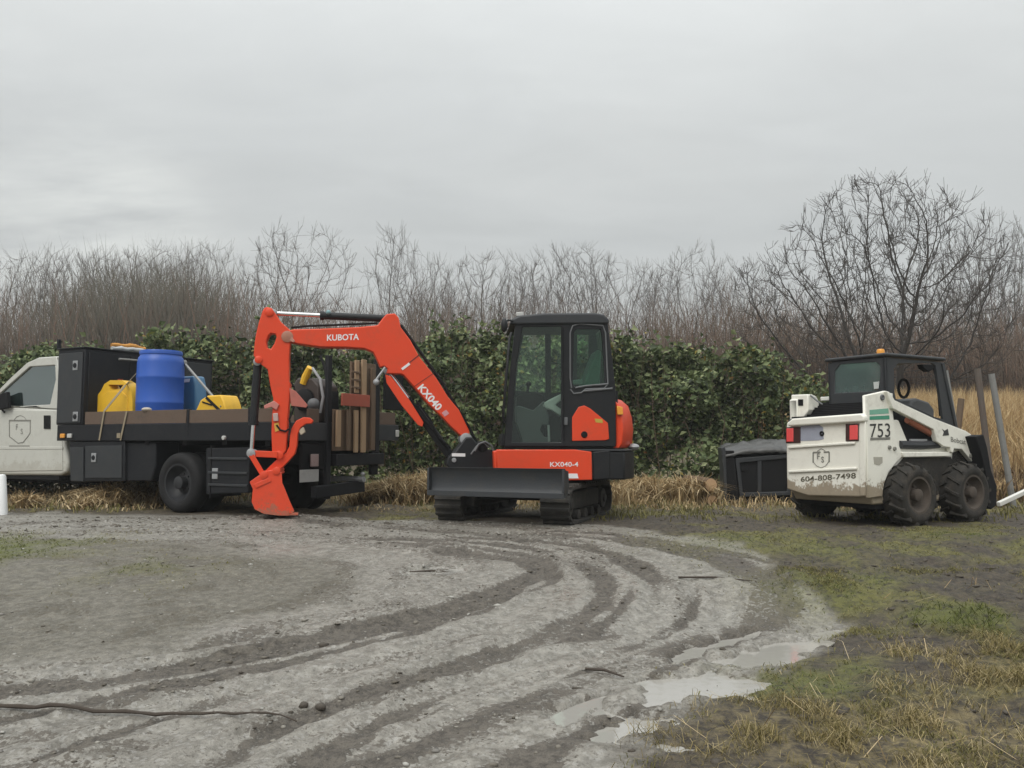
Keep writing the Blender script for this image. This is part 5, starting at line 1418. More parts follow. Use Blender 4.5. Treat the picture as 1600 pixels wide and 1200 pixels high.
# tracks
TZ = -0.015
def stadium(r, half, n=14, zc=0.235):
    P = []
    for k in range(n + 1):
        a = -math.pi / 2 + math.pi * k / n; P.append((half + r * math.cos(a), zc + r * math.sin(a)))
    for k in range(n + 1):
        a = math.pi / 2 + math.pi * k / n; P.append((-half + r * math.cos(a), zc + r * math.sin(a)))
    return P
for sgn in (1, -1):
    qa, qb = (0.50, 0.85) if sgn > 0 else (-0.85, -0.50)
    tr = MB().plate([[U(p, qa, z + TZ) for p, z in stadium(0.215, 0.70)], [U(p, qa, z + TZ) for p, z in stadium(0.180, 0.70)]], U.s * 0.35)
    tr = tr.build('track', TRACKR, e, 0.006)
    L = 2 * 1.40 + 2 * math.pi * 0.215; n = 44; m0 = None
    for k in range(n):
        s = L * k / n
        if s < 1.4: p, z, a = -0.70 + s, 0.02, -math.pi / 2
        elif s < 1.4 + math.pi * .215: a = -math.pi / 2 + (s - 1.4) / .215; p, z = .70 + .215 * math.cos(a), .235 + .215 * math.sin(a)
        elif s < 2.8 + math.pi * .215: p, z, a = 0.70 - (s - 1.4 - math.pi * .215), 0.45, math.pi / 2
        else: a = math.pi / 2 + (s - 2.8 - math.pi * .215) / .215; p, z = -.70 + .215 * math.cos(a), .235 + .215 * math.sin(a)
        c = U(p, (qa + qb) / 2, z + TZ); nrm = U.f * math.cos(a) + Vector((0, 0, math.sin(a))); tn = U.f * -math.sin(a) + Vector((0, 0, math.cos(a)))
        Mx = Matrix((( *U.s, 0), (*tn, 0), (*nrm, 0), (0, 0, 0, 1))).transposed()
        Mx = Matrix.Translation(c - root_loc(e)) @ Mx
        if m0 is None:
            mb = MB(); w = 0.172
            mb.hexa([(-w, -.024, -.004), (w, -.024, -.004), (w, .024, -.004), (-w, .024, -.004), (-w, -.016, .026), (w, -.016, .026), (w, .016, .026), (-w, .016, .026)])
            m0 = mb.build('track_lug', TRACKR, None); m0.parent = tr; m0.matrix_local = Mx
        else: child_copy(m0, tr, Mx)
    so = U.s * sgn
    qo = qb if sgn > 0 else qa; qi = qa if sgn > 0 else qb
    for p, r in ((0.70, 0.172), (-0.70, 0.165)):
        MB().lathe(U(p, qo, 0.235 + TZ) - so * 0.03, so, [(r, -0.22), (r, -0.08), (r * 0.8, -0.075), (r * 0.75, -0.03), (r * 0.35, -0.02), (r * 0.3, 0.0), (0.01, 0.005)], 24).build('idler' if p > 0 else 'sprocket', TRACKR, tr, sharp=40)
    for k in range(4):
        MB().lathe(U(-0.42 + 0.28 * k, qo, 0.10 + TZ) - so * 0.04, so, [(0.065, -0.2), (0.065, 0), (0.03, 0.012), (0.005, 0.014)], 14).build('track_roller', TRACKR, tr, sharp=40)
    MB().fbox(U, -0.55, 0.55, min(qo - so.dot(U.s) * 0.08, qi), max(qo - so.dot(U.s) * 0.08, qi), 0.15, 0.36).build('track_frame', TRACKR, tr, 0.02)
MB().fbox(U, -0.45, 0.45, -0.52, 0.52, 0.24, 0.42).build('cross_frame', INDARK, e, 0.03)
MB().lathe(U(0, 0, 0.40), (0, 0, 1), [(0.46, 0), (0.46, 0.05), (0.42, 0.06), (0.42, 0.115)], 36).build('slew_ring', INDARK, e)
# dozer blade
pb = 1.24
q1 = U.px_p(884, 757, pb)[1]; q0 = U.px_p(671, 749, pb)[1]
zt = U.px_p(780, 731, pb)[2]; zb_ = U.px_p(780, 775.5, pb)[2]
prof = []
H = zt - zb_
fr_ = [(0.05, 0.0), (0.012, 0.10), (-0.012, 0.30), (-0.015, 0.55), (0.0, 0.80), (0.03, 0.95), (0.048, 1.0)]
front = [(pb + a, zb_ + H * b_) for a, b_ in fr_]
back = [(p - 0.035, z) for p, z in reversed(front)]
bl = MB().plate([[U(p, q0, z) for p, z in front + back]], U.s * (q1 - q0)).build('dozer_blade', BLADE, e, 0.004, sharp=50)
MB().fbox(U, pb + 0.052, pb + 0.066, q0 + .002, q1 - .002, zb_ - 0.006, zb_ + 0.055).build('cutting_edge', STEEL if 0 else BLADE, bl, 0.003)
for q in (q0 + 0.012, q1 - 0.012):
    MB().plate([[U(p, q - 0.012, z) for p, z in ((pb + .062, zb_ + .06), (pb + 0.06, zb_ + H * .97), (pb - 0.10, zb_ + H * .9), (pb - .12, zb_ + 0.1), (pb - 0.04, zb_))]], U.s * 0.024).build('blade_end_plate', BLADE, bl, 0.003)
for q in (-0.36, 0.36):
    MB().bar(U(0.3, q, 0.36), U(pb - 0.03, q, (zt + zb_) / 2), 0.10, 0.12).build('blade_arm', INDARK, e, 0.01)
MB().tube([U(0.35, 0, 0.46), U(pb - 0.05, 0, zt - 0.06)], 0.045, 12).build('blade_cylinder', INDARK, e)
# upper frame (plan outline swept up)
RR = 1.335
def plan(bmax, r, front):
    a = math.asin(bmax / r); P = [(front, bmax)]
    n = 18
    for k in range(n + 1):
        th = a - 2 * a * k / n
        P.append((-r * math.cos(th), r * math.sin(th)))
    P.append((front, -bmax)); return P
P0 = [B(p, q, 0.50) for p, q in plan(0.765, RR, 0.28)]
MB().plate([P0], (0, 0, 0.335)).build('upper_frame', BLACK, e, 0.02)
MB().plate([[B(p, q, 0.836) for p, q in plan(0.775, RR + 0.012, -0.40)]], (0, 0, 0.022)).build('frame_lip', DGREY, e, 0.008)
c8 = CP(0.80)
sk = MB().plate(c8.pts([(775, 702.5), (898, 702.5), (924.5, 706), (925.5, 750), (882, 751), (880.5, 739), (777, 736)]), -BL * 0.04).build('side_skirt', RED, e, 0.010)
MB().plate(CP(0.785).pts([(927, 706), (953, 704), (953, 748), (927, 750)]), -BL * 0.03).build('rear_skirt', BLACK, e, 0.01)
MB().plate([x for x in CP(0.79).pts([(776, 704), (777, 735), (772, 733), (771, 706)])], -BL * 1.4).build('front_skirt', RED, e, 0.01)
lettering('KX040-4', CP(0.80)(881.5, 725.5), B.f * -1, (0, 0, 1), 7.5 / 132, DECALW, sk, 'model_lettering', width=44 / 132, bold=0.012, lift=0.002)
MB().plate(CP(0.803).pts([(883, 740), (902, 740), (904, 747.5), (883, 747.5)]), BL * 0.002).build('data_label', DECALW, sk)
# counterweight hood: rounded rear, orange red
def sector(prof, amax, n, name, m, par):
    vs, fs = [], []; k_ = len(prof)
    for i in range(n + 1):
        th = -amax + 2 * amax * i / n
        for r, z in prof: vs.append(B(-r * math.cos(th), r * math.sin(th), z))
    for i in range(n):
        for j in range(k_):
            j2 = (j + 1) % k_; fs.append((i * k_ + j, i * k_ + j2, (i + 1) * k_ + j2, (i + 1) * k_ + j))
    fs.append(tuple(range(k_))); fs.append(tuple(reversed([n * k_ + j for j in range(k_)])))
    mb = MB().add(vs, fs); return mb.build(name, m, par, 0.012, sharp=50)
zt_h = CP(0.7)(975, 623).z
hood = sector([(1.27, 0.87), (1.315, 0.93), (1.33, 1.1), (1.315, zt_h - 0.22), (1.27, zt_h - 0.07), (1.19, zt_h), (0.85, zt_h + .02), (0.85, 0.87)], math.asin(0.76 / 1.3), 20, 'rear_hood', RED, e)
rw = sector([(1.335, 1.18), (1.343, 1.19), (1.343, 1.27), (1.33, 1.28)], 0.10, 4, 'hood_handle', BLACK, hood)
lp = MB().plate(CP(0.79).pts([(964, 634), (973, 636), (974, 648), (965, 648)]), -BL * 0.05).build('amber_reflector', AMBER, hood, 0.006)
MB().ball(B(-1.27, 0.45, 0.885), 0.06, 10, 6, (1.2, 1.2, 0.7)).build('grey_hook', STEEL, e)

# cab
bL, bR = 0.76, -0.22
cl_ = CP(bL); TH = 0.055
outl = [(787, 698), (792, 640), (798, 570), (805, 508), (812, 500), (938, 497), (950, 505), (957, 560), (962, 610), (963, 690), (962, 698)]
w1 = [(800, 691), (802, 640), (807, 570), (817, 511), (877, 510), (877, 691)]
w2 = [(897, 519), (901, 514), (938, 514), (941, 530), (945, 598), (938, 602), (898, 604), (895, 599)]
cs = MB().plate([cl_.pts(outl), cl_.pts(w1), cl_.pts(w2)], -BL * TH).build('cab_side', BLACK, e, 0.010)
MB().plate([x - BL * 0.02 for x in cl_.pts(w1)], -BL * 0.005).build('door_glass', GL_EX, cs)
MB().plate([x - BL * 0.02 for x in cl_.pts(w2)], -BL * 0.005).build('quarter_glass', GL_EXQ, cs)
cr_ = CP(bR)
sh = BL * (bL - bR)
outr = [x - sh for x in cl_.pts(outl)]
r1 = [(805, 611), (809, 565), (820, 516), (851, 515), (852, 614)]
r2 = [(860, 514), (886, 514), (886, 610), (860, 616)]
r3 = [(901, 516), (919, 516), (919, 597), (901, 598)]
csr = MB().plate([outr, cr_.pts(r1), cr_.pts(r2), cr_.pts(r3)], BL * TH).build('cab_side', BLACK, e, 0.010)
for r_ in (r1, r2, r3): MB().plate([x + BL * 0.02 for x in cr_.pts(r_)], BL * 0.005).build('cab_window', GL_EX, csr)
# roof, floor, front and rear frames
MB().plate(CP(bL + 0.03).pts([(796, 507), (799, 498), (812, 492.5), (850, 489), (930, 488.5), (944, 491), (951, 498), (952, 506)]), -BL * (bL - bR + 0.06)).build('cab_roof', DGREY, e, 0.025, seg=3)
MB().plate([x - BL * 0.058 for x in cl_.pts([(788, 696), (963, 696), (963, 702), (788, 702)])], -BL * 0.864).build('cab_floor', BLACK, e)
fA = [cl_(787.5, 697) - BL * .057, cl_(805.5, 508) - BL * .057]
dB = -BL * 0.866
def quad(a, b, d, th, nm, m, par, bev=0.0):
    n = (b - a).cross(d).normalized() * th
    return MB().hexa([a, b, b + d, a + d, a + n, b + n, b + d + n, a + d + n]).build(nm, m, par, bev)
def lerp(a, b, k): return a + (b - a) * k
quad(lerp(fA[0], fA[1], 0.0), lerp(fA[0], fA[1], 0.10), dB, 0.04, 'front_sill', BLACK, e, .005)
quad(lerp(fA[0], fA[1], 0.10), lerp(fA[0], fA[1], 0.97), dB, 0.005, 'windscreen', GL_EX, e)
rA = [cl_(961.5, 697) - BL * .057, cl_(961.5, 610) - BL * .057, cl_(950, 507) - BL * .057]
quad(rA[0], rA[1], dB, -0.04, 'rear_wall', BLACK, e)
quad(rA[1], rA[2], dB, -0.005, 'rear_window', GL_EXQ, e)
quad(lerp(fA[0], fA[1], .3) + dB * 0.995, lerp(fA[0], fA[1], .97) + dB * 0.995, BL * .05, 0.04, 'front_post', BLACK, e)
# orange panel, window seal, grab rail
MB().plate(CP(bL + 0.010).pts([(894, 689), (894, 652), (904, 636), (913, 633.5), (922, 638), (950, 661), (952, 686), (946, 688)]), -BL * 0.012).build('lower_panel', RED, cs, 0.006)
MB().plate(CP(bL + 0.013).pts([(929, 654), (941, 655), (942, 661), (931, 660)]), -BL * 0.003).build('warning_label', mat('yellow_label', (0.5, 0.36, 0.05), 0.6), cs)
MB().lathe(CP(bL + 0.01)(913, 679), BL, [(0.04, 0), (0.034, 0.014), (0.008, 0.016)], 14).build('panel_lock', INDARK, cs)
sl = CP(bL + 0.008)
MB().tube(sl.pts([(893, 606), (891, 590), (891, 520), (895, 509), (905, 506), (942, 509), (946, 520), (950, 600), (944, 607), (915, 608), (908, 614), (896, 615), (891, 608)]), 0.010, 6).build('window_seal', GREYP, cs)
MB().tube(sl.pts([(899, 606), (915, 603), (950, 600)]), 0.012, 6).tube(sl.pts([(911, 611), (925, 610), (957, 607)]), 0.014, 6).build('grab_rail', GREYP, cs)
MB().tube(CP(bL + .03).pts([(880, 512), (881, 690)]), 0.007, 6).build('door_gap_strip', INDARK, cs)
MB().plate(CP(bL + .02).pts([(881, 652), (887, 652), (887, 664), (881, 664)]), -BL * .02).build('door_handle', GREYP, cs, .004)
MB().tube([CP(bL + .02)(799, 520), CP(bL + .06)(796, 530), CP(bL + .06)(790, 600), CP(bL + .06)(786, 650), CP(bL + .02)(789, 660)], 0.016, 8).build('handrail', BLACK, e)
# mirror and work lamp
mr = MB().tube([CP(bL)(803, 502), CP(bL + .1)(794, 500), CP(bL + .12)(789, 505)], 0.012, 6).ball(CP(bL + .12)(788, 508), 0.075, 12, 8, (0.55, 0.6, 1.15)).build('wing_mirror', BLACK, e)
MB().plate(CP(bL - 0.1).pts([(806, 488), (817, 487), (819, 493), (807, 494)]), -BL * 0.12).build('work_lamp', CLEARL, e, 0.006)
# cabin furniture
ci = CP(0.62)
MB().plate(ci.pts([(805, 636), (812, 634), (834, 641), (850, 626), (858, 652), (858, 664), (847, 664), (844, 672), (850, 682), (858, 684), (858, 696), (818, 696), (806, 660)]), -BL * 0.12).build('side_console', SEATG, e, 0.012)
MB().plate(ci.pts([(845, 632), (859, 624), (877, 615), (878, 625), (868, 633), (878, 640), (876, 651), (862, 641), (847, 637)]), -BL * 0.10).build('armrest', PLASTW, e, 0.015)
MB().tube(ci.pts([(857, 664), (858, 690)]), 0.016, 6).build('lever', STEEL, e)
sa = CP(0.5)
MB().plate(sa.pts([(850, 650), (920, 648), (930, 655), (930, 690), (850, 690)]), -BL * 0.5).build('seat_base', INDARK, e, 0.03)
MB().plate(sa.pts([(908, 646), (911, 600), (926, 560), (933, 545), (940, 548), (938, 600), (934, 650)]), -BL * 0.46).build('seat_back', mat('pale_green_seat', (0.16, 0.27, 0.23), 0.5), e, 0.03)
MB().plate(sa.pts([(894, 594), (910, 592), (911, 600), (895, 601)]), -BL * 0.10).build('seat_arm', PLASTW, e, 0.01)
MB().tube(CP(0.3).pts([(820, 640), (824, 612), (826, 602)]), 0.018, 8).ball(CP(.3)(826, 600), 0.035, 8, 6).build('joystick', INDARK, e)
MB().plate(CP(0.35).pts([(806, 660), (808, 618), (836, 612), (852, 618), (852, 660)]), -BL * 0.5).build('front_console', INDARK, e, 0.02)

# boom, stick and bucket in the boom plane
bd_ = Vector((-2.31, -0.42, 0)).normalized(); bn = Vector((-bd_.y, bd_.x, 0))
if bn.y > 0: bn = -bn
Mc = Vector((-0.54, 10.40, 0))
def MP(o): return Plane(Mc + bn * o, bn)
def mplate(px, half, off=0.0): return MB().plate(MP(half + off).pts(px), -bn * 2 * half)
boom_px = [(449, 517), (458, 514.5), (500, 513.5), (560, 511), (590, 508), (598, 497), (604, 490.5), (617, 489.5), (623, 496), (626, 511), (641, 531), (655, 557), (682, 591), (700, 620), (717, 640), (734, 674), (733, 682),
           (722, 683), (704, 666), (690, 651), (668, 630), (645, 602), (631, 586), (626, 584), (618, 584), (603, 583.5), (606, 576), (600, 572), (594, 574), (588, 560), (583, 550), (570, 544.5), (540, 542.5), (500, 542), (466, 537), (449, 533)]
boom = mplate(boom_px, 0.10).build('boom', RED, e, 0.012)
MB().lathe(MP(0.104)(728, 686), bn, [(0.075, -0.21), (0.075, 0.012), (0.05, 0.02), (0.01, 0.022)], 18).build('boom_foot_pin', STEEL, boom)
tipp = MP(0.106)
MB().plate(tipp.pts([(722, 692), (724, 684), (731, 677), (735, 680), (734, 688), (728, 696)]), -bn * 0.21).build('boom_foot', mat('pale_boom_foot', (0.42, 0.41, 0.37), 0.5), boom, 0.01)
# weld seams on the boom
MB().bar(MP(0.102)(632, 573), MP(0.102)(653, 556), 0.012, 0.004, up=bn).bar(MP(0.102)(653, 556), MP(0.102)(656, 553), 0.012, 0.004, up=bn).bar(MP(0.102)(647, 604), MP(0.102)(676, 584), 0.006, 0.004, up=bn).build('weld_seam', mat('dark_seam', (0.10, 0.015, 0.01), 0.6), boom)
MB().bar(MP(0.103)(628, 577), MP(0.103)(640, 568), 0.03, 0.006, up=bn).build('pale_strip', DECALW, boom)
d0, d1 = MP(0.1)(511, 528), MP(0.1)(561, 526.5)
lettering('KUBOTA', MP(0.1)(536, 527), d1 - d0, (0, 0, 1), 9.5 / 125, DECALW, boom, 'maker_lettering', width=(d1 - d0).length, bold=0.02)
d0, d1 = MP(0.1)(655, 604), MP(0.1)(692, 646)
dd_ = (d1 - d0).normalized(); up_v = dd_.cross(bn) * -1
if up_v.z < 0: up_v = -up_v
lettering('KX040', MP(0.1)(672, 621), dd_, up_v, 12 / 125, DECALW, boom, 'model_lettering', width=0.37, bold=0.03)
MB().plate(MP(0.103).pts([(690, 645), (697, 640), (702, 646), (695, 651)]), -bn * 0.002).build('badge', mat('pink_badge', (0.62, 0.30, 0.32), 0.5), boom)
# hydraulic hoses along the boom top
MB().tube([MP(0.02)(u, v) for u, v in ((455, 512), (480, 509.5), (520, 508), (590, 505))], 0.014, 6).tube([MP(-.03)(u, v) for u, v in ((626, 508), (660, 555), (690, 597), (735, 672), (748, 700))], 0.022, 6).build('boom_hose', INDARK, boom)
# dipper cylinder on top of the boom
def cyl(a, b, split, r0, r1, off, name='hydraulic_cylinder', rod_first=True):
    A, Bq = MP(off)(*a), MP(off)(*b); S_ = A + (Bq - A) * split; d = (Bq - A).normalized()
    if rod_first: ra, rb_, ba, bb = A, S_, S_, Bq
    else: ra, rb_, ba, bb = S_, Bq, A, S_
    body = MB().tube([ba, bb], r0, 16).tube([ba + d * (0.0 if rod_first else (S_ - A).length - 0.05), ba + d * (0.05 if rod_first else (S_ - A).length)], r0 * 1.22, 16).build(name, BLACK, e)
    MB().tube([ra, rb_], r1, 12).build('piston_rod', CHROME, body)
    for c_, m_ in ((A, RED), (Bq, RED)):
        MB().lathe(c_ - bn * 0.075, bn, [(r0 * 0.95, 0), (r0 * 0.95, 0.15), (r0 * .5, 0.16), (.005, .161)], 14).build('pin', STEEL, body)
    return body
cyl((428, 489.5), (606, 498), 0.40, 0.046, 0.026, 0.0)
MB().ball(MP(0.05)(513, 488), 0.03, 8, 6).build('hose_fitting', mat('pale_fitting', (0.2, 0.34, 0.36), 0.5), e)
# boom cylinder under the boom with its red guard
cyl((606, 579), (706, 716), 0.40, 0.055, 0.028, -0.02)
MB().plate(MP(0.09).pts([(602, 585), (611, 588), (640, 625), (662, 660), (660, 667), (653, 664), (628, 634), (604, 598)]), -bn * 0.03).build('cylinder_guard', RED, e, 0.006)
MB().tube(MP(0.12).pts([(586, 596), (594, 585), (602, 574)]), 0.016, 6).ball(MP(0.12)(588, 597), 0.04, 8, 6).build('hose_union', STEEL, e)
MB().tube(MP(0.07).pts([(640, 620), (655, 645), (668, 662), (690, 690), (700, 704)]), 0.018, 6).tube(MP(0.1).pts([(650, 625), (672, 655), (686, 684), (704, 700)]), 0.014, 6).build('boom_hose', INDARK, e)
# stick
stick_px = [(417, 479.5), (424, 481), (429, 487), (439, 503), (452, 514.5), (458, 520), (454, 534), (452, 555), (451.5, 595), (454, 600), (453, 618), (450, 650), (449, 675), (447, 704), (440, 714), (431, 716), (425, 708), (424, 676), (425, 650), (427, 623), (422, 602), (418, 577), (406, 568), (396, 556), (398, 534), (400, 522), (404, 505), (410, 486), (413, 481)]
hole = [(420, 523), (424, 520), (430, 521), (432, 527), (429, 536), (423, 545.5), (417, 543), (416, 532)]
stick = MB().plate([MP(0.09).pts(stick_px), MP(0.09).pts(hole)], -bn * 0.18).build('stick', RED, e, 0.012)
for (u, v, r) in ((449, 526, 0.07), (421, 488, 0.05), (436, 711, 0.05), (404, 562, 0.045)):
    MB().lathe(MP(0.092)(u, v), bn, [(r, -0.2), (r, 0.012), (r * .6, 0.02), (.004, .021)], 16).build('pin', mat('pin_rust', (0.40, 0.17, 0.11), 0.5) if r > .06 else RED, stick)
MB().plate(MP(0.11).pts([(450, 522), (456, 526), (461, 533), (458, 535), (447, 529), (445, 524)]), -bn * 0.02).build('pin_plate', mat('pale_red_steel', (0.50, 0.25, 0.19), 0.5), stick, 0.004)
MB().tube(MP(0.10).pts([(455, 597), (459, 604), (462, 618), (458, 640), (452, 655), (455, 668), (446, 674), (438, 672), (432, 664)]), 0.013, 6).build('stick_hose', INDARK, stick)
MB().plate(MP(0.13).pts([(452, 606), (462, 611), (481, 633), (478, 637), (455, 634)]), -bn * 0.03).build('hose_guard', mat('pale_red_paint', (0.45, 0.13, 0.10), 0.5), stick, 0.004)
MB().plate(MP(0.12).pts([(412, 634), (428, 626), (436, 632), (432, 641), (424, 636), (413, 639)]), -bn * 0.04).build('valve_bracket', mat('pale_red_paint2', (0.55, 0.20, 0.17), 0.5), stick, 0.006)
MB().plate(MP(0.12).pts([(426, 646), (434, 645), (435, 658), (427, 658)]), -bn * 0.04).build('valve', mat('pale_valve', (0.5, 0.36, 0.33), 0.5), stick, 0.006)
MB().plate(MP(0.10).pts([(428, 662), (435, 660), (437, 672), (430, 675)]), -bn * 0.01).build('yellow_sticker', YELLD, stick)
# bucket cylinder, links and thumb
cyl((403, 566), (393, 707), 0.70, 0.050, 0.026, 0.0, rod_first=False)
def link(a, b, w, off, nm, m=RED):
    A, Bq = MP(off)(*a), MP(off)(*b); return MB().bar(A, Bq, w, 0.03, up=bn).build(nm, m, e, 0.006)
for o in (0.11, -0.11):
    link((391, 708.5), (434, 710.5), 0.075, o, 'bucket_link'); link((392, 710), (411, 742), 0.06, o * 1.2, 'bucket_link')
MB().lathe(MP(0.14)(392, 708.5), bn, [(0.05, -0.28), (0.05, 0.0), (0.02, 0.01), (.004, .011)], 14).build('link_pin', STEEL, e)
mplate([(413, 737), (432, 718), (447, 707), (452, 697), (453, 680), (456, 668), (463, 657), (474, 652), (484, 652.5), (489.5, 657), (487, 662), (478, 662.5), (470, 668), (465.5, 678), (464, 697), (461, 709), (450, 722), (436, 736), (425, 742)], 0.07).build('thumb', RED, e, 0.010)
MB().plate(MP(0.06).pts([(466, 672), (474, 667), (477, 675), (470, 680)]), -bn * 0.12).build('thumb_pad', mat('pale_pad', (0.5, 0.42, 0.32), 0.6), e, 0.006)
bw = 0.26
side_px = [(390, 753), (404, 743), (416, 736), (432, 733), (440, 739), (441, 755), (445, 764), (453, 784), (460, 799), (452, 806), (436, 806), (412, 803), (398, 796), (393, 784), (395, 764)]
inner = [(404, 752), (430, 741), (434, 758), (440, 772), (448, 792), (430, 800), (408, 795), (401, 784), (402, 768)]
bk = MB().plate(MP(bw).pts(side_px), -bn * 0.03).plate(MP(-bw + 0.03).pts(side_px), -bn * 0.03)
# curved back shell between the two cheeks
shell = [(440, 739), (432, 733), (416, 736), (404, 743), (390, 753), (395, 764), (393, 784), (398, 796), (412, 803), (436, 806), (452, 806)]
A_ = [MP(bw - 0.031)(*x) for x in shell]
cen = MP(bw - 0.031)(422, 770)
In_ = [x + (cen - x).normalized() * 0.025 for x in A_]
n_ = len(shell); dvec = -bn * (2 * bw - 0.062)
vs = A_ + In_ + [x + dvec for x in A_] + [x + dvec for x in In_]
fs = []
for i in range(n_ - 1):
    fs += [(i, i + 1, 2 * n_ + i + 1, 2 * n_ + i), (n_ + i, n_ + i + 1, 3 * n_ + i + 1, 3 * n_ + i), (i, i + 1, n_ + i + 1, n_ + i), (2 * n_ + i, 2 * n_ + i + 1, 3 * n_ + i + 1, 3 * n_ + i)]
fs += [(0, n_, 3 * n_, 2 * n_), (n_ - 1, 2 * n_ - 1, 4 * n_ - 1, 3 * n_ - 1)]
bk.add(vs, fs)
bucket = bk.build('bucket', REDM, e, 0.005)
MB().plate(MP(bw + 0.012).pts([(396, 757), (420, 746), (424, 752), (400, 763)]), -bn * 0.012).build('bucket_rib', REDM, bucket, 0.004)
for k in range(4):
    o = bw - 0.03 - k * (2 * bw - 0.06) / 3
    c0, c1 = MP(o)(451, 803), MP(o)(466, 798 + 5)
    MB().bar(c0, c1, 0.06, 0.03).build('bucket_tooth', REDM, bucket, 0.004)
for (u, v) in ((432, 735.5), (412, 742)):
    MB().lathe(MP(bw + .002)(u, v), bn, [(0.045, -0.52), (0.045, 0.012), (0.02, 0.018), (.004, .019)], 14).build('bucket_pin', REDM, bucket)
# swing bracket
sbk = MB().plate(MP(0.16).pts([(697, 726), (701, 713), (711, 706), (720, 694), (728, 683), (737, 683), (745, 692), (753, 701), (776, 703), (777, 736), (706, 736)]), -bn * 0.32).build('swing_bracket', BLACK, e, 0.015)
MB().plate(MP(0.165).pts([(706, 708), (727, 708.5), (727, 713.5), (706, 713)]), -bn * 0.004).build('white_label', DECALW, sbk)
MB().lathe(MP(0.162)(709.5, 719), bn, [(0.03, 0), (0.025, .012), (.004, .014)], 12).build('pin', STEEL, sbk)
MB().lathe(MP(0.165)(754, 698), bn, [(0.07, -0.33), (0.07, 0.0), (0.03, 0.02), (.005, .021)], 16).build('swing_pin', INDARK, sbk)
MB().tube(MP(0.2).pts([(742, 705), (748, 694), (758, 690), (768, 696), (772, 708)]), 0.014, 6).tube(MP(0.17).pts([(736, 710), (745, 697), (756, 693), (765, 700)]), 0.012, 6).build('bracket_hose', GREYP, sbk)

# ------------------------------------------------------------------ skid steer loader
K = Frame((4.56, 9.36), (math.cos(RAD(30)), math.sin(RAD(30))), (-math.sin(RAD(30)), math.cos(RAD(30))))
KF, KL = K.f.copy(), K.s.copy(); UPV = Vector((0, 0, 1))
def KS(q): return Plane(K(0, q, 0), -KL)          # right-hand side planes
def KR(p): return Plane(K(p, 0, 0), -KF)          # rear planes
l = loader = thing('skid_steer_loader', 'muddy white skid steer loader with dark cab and amber beacon, parked at the right', 'loader', K(0.4, 0.75, 0))
PR = -0.62; Q0, Q1 = 0.20, 1.35
WRK = 0.365
for p, q, out in ((0, 0, -KL), (1.03, 0, -KL), (0, 1.55, KL), (1.03, 1.55, KL)):
    wheel(l, K(p, q, WRK - 0.015), out, WRK - 0.03, 0.27, 0.20, MUDRUB, MUDRIM, dish=0.10, lugs=14, hub=0.07, bolts=8)
# lower tub and rear body
tub = [(-0.50, 0.25), (-0.60, 0.42), (PR + .04, 0.50), (PR + 0.04, 1.18), (0.0, 1.20), (0.15, 0.95), (1.15, 0.86), (1.40, 0.55), (1.35, 0.25)]
MB().plate([K(p, Q0 + 0.03, z) for p, z in tub], KL * (Q1 - Q0 - 0.06)).build('tub', WHITEM, l, 0.02)
MB().fbox(K, -0.45, 1.35, Q0 + 0.05, Q1 - .05, 0.20, 0.27).build('belly_plate', INDARK, l)
# tailgate
kr = KR(PR)
def krp(pts, off=0.0): return kr.pts(pts, off)
tg = MB().plate(krp([(1228, 668), (1229, 660), (1236, 656), (1344, 648.5), (1351, 652), (1353, 776), (1346, 777), (1262, 775), (1240, 768), (1229, 764)]), KF * 0.06).build('tailgate', WHITEM, l, 0.02, seg=3)
MB().plate(krp([(1230, 661), (1237, 654), (1345, 646), (1350, 650), (1350, 659), (1236, 666), (1231, 666)], 0.05), KF * 0.08).build('top_bumper', WHITEM, l, 0.025, seg=3)
MB().plate(krp([(1231, 697), (1335, 690), (1335, 694), (1231, 701)], 0.022), KF * 0.022).build('tailgate_rib', WHITEM, tg, 0.008)
MB().plate(krp([(1231, 735), (1338, 730), (1338, 734), (1231, 739)], 0.022), KF * 0.022).build('tailgate_rib', WHITEM, tg, 0.008)
MB().plate(krp([(1343, 655), (1352, 655), (1352, 775), (1343, 775)], 0.02), KF * 0.02).build('tailgate_edge', WHITEM, tg, 0.008)
for (u0, u1, v0, v1, ru0, ru1) in ((1227.5, 1250, 667, 692, 1228.5, 1239), (1321, 1341, 662, 689, 1327, 1339.5)):
    hs = MB().plate(krp([(u0, v0 + 0.5), (u1, v0), (u1, v1), (u0, v1 + 0.5)], 0.012), KF * 0.02).build('lamp_housing', mat('dark_red_housing', (0.05, 0.018, 0.015), 0.5), l, 0.004)
    MB().plate(krp([(ru0, v0 + 2.5), (ru1, v0 + 2), (ru1, v1 - 2), (ru0, v1 - 1.5)], 0.026), KF * 0.016).build('tail_lamp', PINKL, hs, 0.006)
MB().plate(krp([(1251, 664.5), (1279, 663), (1286, 668), (1287, 686), (1279, 688), (1251, 689)], 0.003), KF * 0.002).build('decal_patch', DECALB, tg)
MB().lathe(kr(1284.5, 677.5), -KF, [(0.032, 0), (0.030, 0.01), (0.02, 0.012), (0.003, 0.002)], 14).build('lock_hole', INDARK, tg)
